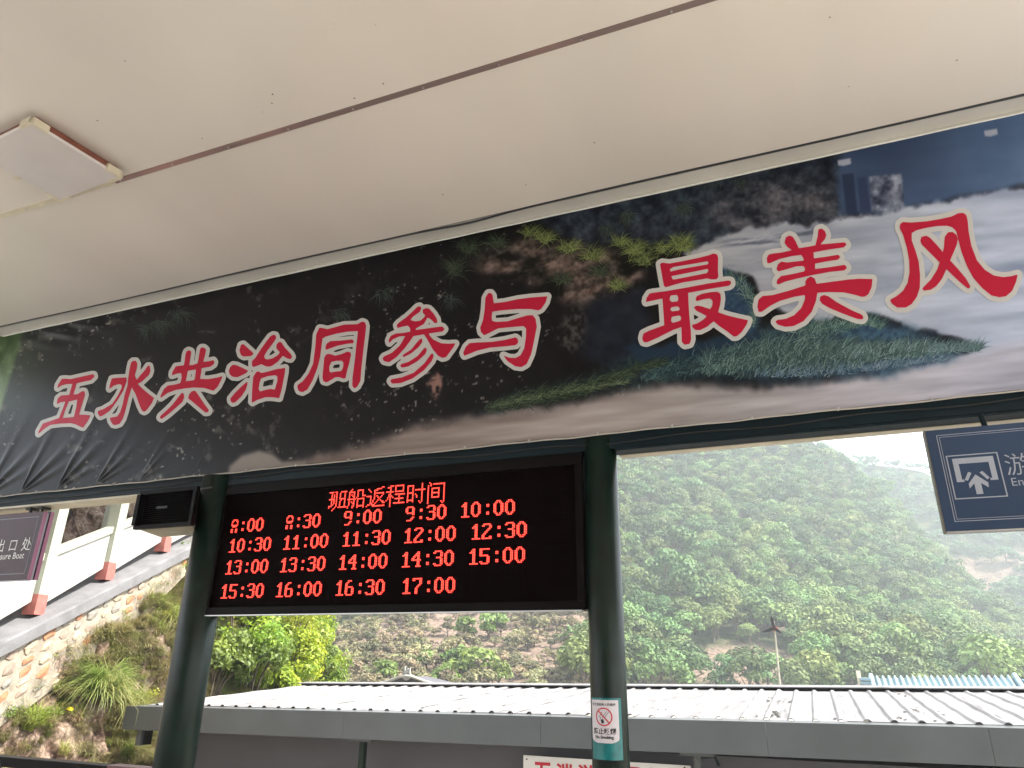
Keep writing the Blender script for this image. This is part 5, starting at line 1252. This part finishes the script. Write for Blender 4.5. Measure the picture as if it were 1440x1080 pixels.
for k in range(15):
    z_ = SZ0 + .03 + k * .0148
    vs = []
    for i in range(13):
        x_ = -4.36 + .468 * i / 12; y_ = 3.715 - .012 * math.sin(math.pi * i / 12)
        vs += [(x_, y_, z_), (x_, y_ + .010, z_ + .009)]
    MB().add(vs, [(2 * i, 2 * i + 2, 2 * i + 3, 2 * i + 1) for i in range(12)]).build('louvre', M['frame'], spk)
MB().box((-4.20, 3.694, 2.585), (-4.10, 3.699, 2.602)).build('badge', mat('badge', (.02, .02, .024), .4, spec=.2), spk)
MB().tube([(-3.90, 3.78, SZ1 + .01), (-3.93, 3.90, SZ1 + .05)], .008, 6).build('bracket_bolt', M['chrome'], spk)
vs = [(-3.885, 3.74, 2.69), (-3.90, 3.75, 2.60), (-3.905, 3.745, 2.50), (-3.92, 3.80, 2.46)]
MB().tube(vs, .004, 5).build('speaker_wire', M['chrome'], spk)

# ------------------------------------------------------------------ hanging signs
rs = thing('entrance_sign', (1.5, 3.93, 2.2), 'blue hanging sign with white gate and arrow pictogram under the beam', 'sign')
RX0, RX1, RZ0, RZ1, RY = .655, 2.35, 2.205, 2.705, 3.9
MB().box((RX0, RY, RZ0), (RX1, RY + .05, RZ1)).build('panel', M['blue'], rs, bevel=.003)
MB().box((RX0 + .002, RY - .003, RZ0 - .007), (RX1, RY + .052, RZ0 - .001)).build('edge_strip', M['chrome'], rs)
MB().box((RX0 - .006, RY - .002, RZ0 - .006), (RX0 - .001, RY + .052, RZ1 + .002)).build('edge_strip', mat('brass_edge', (.12, .11, .09), .4), rs)
for x_ in (.92, 2.1): MB().tube([(x_, RY + .03, RZ1), (x_, RY + .06, 2.78)], .013, 8).build('hanger', M['beam'], rs)
def strokes(name, segs, wid, y, parent, m, z_=None):
    mb = MB()
    for (a, b) in segs:
        a = np.array(a, float); b = np.array(b, float); d = b - a; d /= np.linalg.norm(d); s = np.array([-d[1], d[0]]) * wid / 2
        e = d * wid / 2 * 0
        mb.prism([(p[0], y, p[1]) for p in (a - s - e, b - s + e, b + s + e, a + s - e)], (0, 0, 0), (0, .0015, 0))
    return mb.build(name, m, parent)
def rct(x0, z0, x1, z1, w_): return [((x0 - w_ / 2, z0), (x1 + w_ / 2, z0)), ((x0 - w_ / 2, z1), (x1 + w_ / 2, z1)), ((x0, z0 + w_ / 2), (x0, z1 - w_ / 2)), ((x1, z0 + w_ / 2), (x1, z1 - w_ / 2))]
strokes('border_line', rct(RX0 + .045, RZ0 + .045, RX1 - .045, RZ1 - .03, .003), .003, RY - .002, rs, M['silver'])
strokes('border_line', rct(RX0 + .055, RZ0 + .055, RX1 - .055, RZ1 - .04, .002), .002, RY - .002, rs, M['silver'])
def S(a, b): p = PY(1280 + a / 4.905, 560 + b / 4.905, RY); return (p[0], p[2])
s0 = S(262, 410); s1 = S(600, 680)
q0, q1, q2, q3 = S(250, 403), S(600, 373), S(665, 673), S(312, 697)
sqx0, sqx1, sqz0, sqz1 = (q0[0] + q3[0]) / 2, (q1[0] + q2[0]) / 2, (q2[1] + q3[1]) / 2, (q0[1] + q1[1]) / 2
strokes('pictogram_frame', rct(sqx0, sqz0, sqx1, sqz1, .005), .005, RY - .002, rs, M['silver'])
def gxz(fx1, fz1): return (sqx0 + (sqx1 - sqx0) * fx1, sqz0 + (sqz1 - sqz0) * fz1)
def flat(name, pts, m=M['silver'], par=rs, y=RY - .002): return MB().prism([(p[0], y, p[1]) for p in pts], (0, 0, 0), (0, .0015, 0)).build(name, m, par)
G_ = lambda L: [gxz(a, b) for a, b in L]
flat('pictogram_gate', G_([(.10, .93), (.91, .93), (.91, .38), (.76, .38), (.76, .43), (.80, .43), (.80, .80), (.21, .80), (.21, .43), (.25, .43), (.25, .38), (.10, .38)]))
flat('pictogram_bar', G_([(.36, .60), (.42, .57), (.32, .40), (.26, .42)]))
flat('pictogram_bar', G_([(.64, .60), (.58, .57), (.70, .40), (.75, .44)]))
flat('pictogram_arrow', G_([(.49, .53), (.70, .33), (.69, .22), (.56, .33), (.56, .08), (.43, .08), (.43, .33), (.32, .22), (.32, .33)]))
tx0 = S(665, 545); tx1 = S(665, 395)
hh_ = tx1[1] - tx0[1]
for k, ch in enumerate('游船入口处'):
    put_text('character', ch, .15, M['silver'], sqx1 + .022 + k * (hh_ * 1.18), RY - .002, sqz0 + .095, rs, fith=hh_ * (1 if ch != '口' else .8), bold=-.001)
put_text('english_text', 'Entrance of Pleasure Boat', .05, M['silver'], sqx1 + .03, RY - .002, sqz0 + .045, rs, fith=.038)

ls = thing('exit_sign', (-6.4, 4.0, 2.17), 'maroon hanging sign with white characters at the left edge', 'sign')
E0, E1, EZ0, EZ1, EY = -7.45, -5.80, 2.175, 2.725, 4.0
MB().box((E0, EY, EZ0), (E1, EY + .028, EZ1)).build('front_panel', M['maroon'], ls, bevel=.003)
MB().box((E0, EY + .05, EZ0 + .004), (E1 + .012, EY + .078, EZ1 + .006)).build('rear_panel', M['maroon'], ls, bevel=.003)
MB().box((E1 + .001, EY - .001, EZ0), (E1 + .006, EY + .03, EZ1)).build('edge_strip', M['maroonedge'], ls)
MB().box((E1 - .006, EY + .030, EZ0 + .002), (E1 + .002, EY + .048, EZ1 - .004)).build('edge_strip', M['silver'], ls)
MB().box((E1 + .013, EY + .049, EZ0 + .004), (E1 + .018, EY + .08, EZ1 + .004)).build('edge_strip', M['maroonedge'], ls)
MB().box((E0, EY - .001, EZ0 - .006), (E1, EY + .03, EZ0 - .001)).build('edge_strip', M['silver'], ls)
strokes('border_line', rct(E0 + .04, EZ0 + .05, E1 - .045, EZ1 - .04, .003), .003, EY - .002, ls, M['silver'])
for x_ in (-5.88, -6.02, -7.2): MB().tube([(x_, EY + .04, EZ1), (x_ - .01, EY + .04, 2.785)], .012, 8).build('hanger', M['rope'], ls)
for x_ in (-5.88, -6.02): MB().box((x_ - .03, EY + .01, 2.755), (x_ + .03, EY + .09, 2.774)).build('clamp', M['rope'], ls)
zc = PY(22, 775, EY)[2]
hc = PY(20, 757, EY)[2] - PY(20, 775, EY)[2]
for k, ch in enumerate('游船出口处'):
    pxk = [-33, -16, 1.5, 20, 37][k]; pc = PY(pxk, 768, EY)
    put_text('character', ch, .1, M['white'], pc[0] - hc * .5, EY - .002, zc + (0.004 if ch == '口' else 0), ls, fith=hc * (1 if ch != '口' else .8), bold=-.0005)
pE = PY(33, 786, EY); put_text('english_text', 'Exit of Pleasure Boat', .05, M['white'], pE[0] - .62, EY - .002, pE[2] + .005, ls, fitw=.62)

# ------------------------------------------------------------------ notice stuck on the right column
nc = thing('no_smoking_notice', (-1.04, 3.93, 1.15), 'white no smoking notice on teal backing stuck round the column', 'notice')
CXc, CYc = -1.052, 4.045
phi0 = math.atan2(-CYc, -CXc)        # direction from column towards the camera
def bend(x_, z_, off):               # x_: arc position in metres along surface from camera-facing line, rightwards positive
    a = phi0 + x_ / RC; return (CXc + (RC + off) * math.cos(a), CYc + (RC + off) * math.sin(a), z_)
def patch(name, outline, off, m, parent=nc, thick=.0012):
    """outline as (x0,x1,z) rows; curved sheet following the column"""
    vs = []; n = 14
    for (a, b, z_) in outline:
        for i in range(n + 1): vs.append(bend(a + (b - a) * i / n, z_, off))
    rws = len(outline)
    fs = [(j * (n + 1) + i, j * (n + 1) + i + 1, (j + 1) * (n + 1) + i + 1, (j + 1) * (n + 1) + i) for j in range(rws - 1) for i in range(n)]
    b_2 = len(vs)
    for (a, b, z_) in outline:
        for i in range(n + 1): vs.append(bend(a + (b - a) * i / n, z_, off - thick))
    fs += [tuple(b_2 + v for v in f[::-1]) for f in fs[:]]
    return MB().add(vs, fs).build(name, m, parent, smooth=True)
patch('teal_backing', [(-.112, .066, 1.435), (-.112, .066, 1.145)], .002, M['teal'])
pr_ = [(-.107, .048, 1.425), (-.107, .048, 1.245)] + [(-.107 + .0775 * (1 - math.sqrt(max(0, 1 - (k / 8) ** 2))), .048 - .0775 * (1 - math.sqrt(max(0, 1 - (k / 8) ** 2))), 1.245 - .026 * k / 8) for k in range(1, 8)]
patch('paper', pr_, .0035, mat('paper', (.66, .62, .66), .5))
cx_, cz_ = -.0295, 1.345
def ringpatch(name, r0, r1, off, m, n=40):
    vs = []; fs = []
    for i in range(n):
        a = 2 * math.pi * i / n
        for rr in (r0, r1): vs.append(bend(cx_ + rr * math.cos(a), cz_ + rr * math.sin(a), off))
    for i in range(n): fs.append((2 * i, 2 * i + 1, (2 * i + 3) % (2 * n), (2 * i + 2) % (2 * n)))
    return MB().add(vs, fs).build(name, m, nc)
ringpatch('ban_ring', .038, .044, .0045, M['redink'])
def bar(name, x0, z0, x1, z1, wid, off, m):
    d = np.array([x1 - x0, z1 - z0]); L = np.linalg.norm(d); d /= L; s = np.array([-d[1], d[0]]) * wid / 2; vs = []
    for k in range(7):
        p = np.array([x0, z0]) + d * L * k / 6
        for q_ in (p - s, p + s): vs.append(bend(q_[0], q_[1], off))
    return MB().add(vs, [(2 * k, 2 * k + 1, 2 * k + 3, 2 * k + 2) for k in range(6)]).build(name, m, nc)
bar('ban_stroke', cx_ - .029, cz_ + .029, cx_ + .029, cz_ - .029, .006, .0052, M['redink'])
bar('cigarette', cx_ - .004, cz_ - .030, cx_ - .010, cz_ - .012, .014, .0044, M['ink'])
for dx in (-.006, .006): bar('cigarette_line', cx_ + dx - .002, cz_ - .004, cx_ + dx + .022, cz_ + .026, .0022, .0044, M['ink'])
bar('smoke_line', cx_ - .014, cz_ - .012, cx_ - .022, cz_ + .004, .003, .0044, M['ink']); bar('smoke_line', cx_ - .022, cz_ + .004, cx_ - .008, cz_ + .022, .003, .0044, M['ink'])
def wrapw(off):
    def w_(c): return np.array([bend(a, b, off) for a, b in zip(c[:, 0], c[:, 2])])
    return w_
put_text('notice_heading', '禁止吸烟', .03, M['ink'], -.092, 0, 1.262, nc, fitw=.122, bold=.0008, warp=wrapw(.0046))
put_text('notice_english', 'No Smoking', .015, M['ink'], -.080, 0, 1.238, nc, fitw=.098, bold=.0006, warp=wrapw(.0046))
put_text('notice_small_line', '为了您和他人的健康', .015, M['ink'], -.096, 0, 1.397, nc, fitw=.128, bold=.0002, warp=wrapw(.0046))

# ------------------------------------------------------------------ person at the lower left edge
def person(x, y):
    t = thing('person', (x, y, 0), 'person in a dark navy jacket, only a shoulder showing at the lower left edge', 'person')
    J = {'pelvis': (0, 0, .95, .15), 'belly': (0, 0, 1.1, .14), 'chest': (0, .0, 1.28, .155), 'neck0': (0, 0, 1.42, .075), 'neck': (0, .01, 1.48, .055), 'head0': (-.03, .03, 1.56, .08), 'head': (-.05, .02, 1.66, .095), 'crown': (-.06, .01, 1.72, .07),
         'shL': (-.225, 0, 1.365, .07), 'elL': (-.27, -.02, 1.10, .048), 'wrL': (-.22, .10, .88, .035), 'haL': (-.21, .14, .80, .03), 'shR': (.225, 0, 1.365, .07), 'elR': (.27, -.02, 1.10, .048), 'wrR': (.22, .10, .88, .035), 'haR': (.21, .14, .80, .03),
         'hiL': (-.09, 0, .9, .11), 'knL': (-.10, .02, .50, .07), 'anL': (-.10, 0, .09, .045), 'toL': (-.11, .16, .04, .04), 'hiR': (.09, 0, .9, .11), 'knR': (.10, .02, .50, .07), 'anR': (.10, 0, .09, .045), 'toR': (.11, .16, .04, .04)}
    ed = [('pelvis', 'belly'), ('belly', 'chest'), ('chest', 'neck0'), ('neck0', 'neck'), ('neck', 'head0'), ('head0', 'head'), ('head', 'crown')]
    for s in 'LR': ed += [('chest', 'sh' + s), ('sh' + s, 'el' + s), ('el' + s, 'wr' + s), ('wr' + s, 'ha' + s), ('pelvis', 'hi' + s), ('hi' + s, 'kn' + s), ('kn' + s, 'an' + s), ('an' + s, 'to' + s)]
    names = list(J); vs = [J[n][:3] for n in names]; rad = [J[n][3] for n in names]; es = [(names.index(a), names.index(b)) for a, b in ed]
    for s, sg in (('haL', -1), ('haR', 1)):
        hx0 = J[s]
        for k in range(5):
            b0 = len(vs); ang = (k - 2) * .012
            vs += [(hx0[0] + ang, hx0[1] + .012, hx0[2] - .03 + (.02 if k == 0 else 0)), (hx0[0] + ang * 1.3, hx0[1] + .025, hx0[2] - .07 + (.03 if k == 0 else 0)), (hx0[0] + ang * 1.3, hx0[1] + .02, hx0[2] - .095 + (.035 if k == 0 else 0) + abs(k - 2) * .005)]
            rad += [.010, .009, .008]; es += [(names.index(s), b0), (b0, b0 + 1), (b0 + 1, b0 + 2)]
    me = bpy.data.meshes.new('body'); me.from_pydata(vs, es, []); o = bpy.data.objects.new('body', me); COL.objects.link(o)
    sk = o.modifiers.new('s', 'SKIN'); ss = o.modifiers.new('ss', 'SUBSURF'); ss.levels = 2; ss.render_levels = 2
    for i, r_ in enumerate(rad): me.skin_vertices[0].data[i].radius = (r_, r_)
    me.skin_vertices[0].data[0].use_root = True
    dg = bpy.context.evaluated_depsgraph_get(); me2_ = bpy.data.meshes.new_from_object(o.evaluated_get(dg)); bpy.data.objects.remove(o)
    me2_.materials.clear(); [me2_.materials.append(m_) for m_ in (M['cloth'], M['skin'], M['ink'])]
    for p in me2_.polygons:
        c = p.center; p.use_smooth = True
        p.material_index = 1 if (c.z > 1.46 or (c.z < .86 and abs(c.x) > .17)) else (2 if c.z < .10 else 0)
    b = link('body', me2_, t); b.location = (0, 0, 0)
    bm = bmesh.new(); bmesh.ops.create_uvsphere(bm, u_segments=20, v_segments=14, radius=.108)
    for v in bm.verts:
        v.co.y = v.co.y * 1.12 - .012; v.co.z = v.co.z * 1.1
        if v.co.y > .05 and v.co.z < .05: v.co.y = .05
        v.co += Vector((-.055, .015, 1.675))
    hm = bpy.data.meshes.new('hair'); bm.to_mesh(hm); bm.free(); hm.materials.append(M['hair']); [setattr(p, 'use_smooth', True) for p in hm.polygons]
    h = link('hair', hm, t); h.location = (0, 0, 0)
    bm = bmesh.new(); bmesh.ops.create_cone(bm, cap_ends=True, segments=8, radius1=.014, radius2=.005, depth=.04)
    for v in bm.verts: v.co = Vector((v.co.x - .05, v.co.z + .125, v.co.y + 1.62))
    nm_ = bpy.data.meshes.new('nose'); bm.to_mesh(nm_); bm.free(); nm_.materials.append(M['skin']); nn = link('nose', nm_, t); nn.location = (0, 0, 0)
    return t
pp = PY(0, 1062, 1.25)
person(pp[0] - .298, 1.25)

# ------------------------------------------------------------------ air
def haze():
    o = MB().box((-480, -30, -4.3), (620, 680, 150)).build('haze', [])
    o.data.materials.clear()
    m = bpy.data.materials.new('haze_air'); m.use_nodes = True; n = m.node_tree; n.nodes.clear()
    ou = n.nodes.new('ShaderNodeOutputMaterial'); v = n.nodes.new('ShaderNodeVolumePrincipled')
    v.inputs['Color'].default_value = (.84, .93, 1.0, 1); v.inputs['Density'].default_value = .00078; v.inputs['Anisotropy'].default_value = .3
    n.links.new(v.outputs[0], ou.inputs['Volume']); o.data.materials.append(m)
    props(o, 'pale blue summer haze in the valley air', None, kind='stuff')
haze()
for o in bpy.data.objects:
    if '_org' in o: del o['_org']
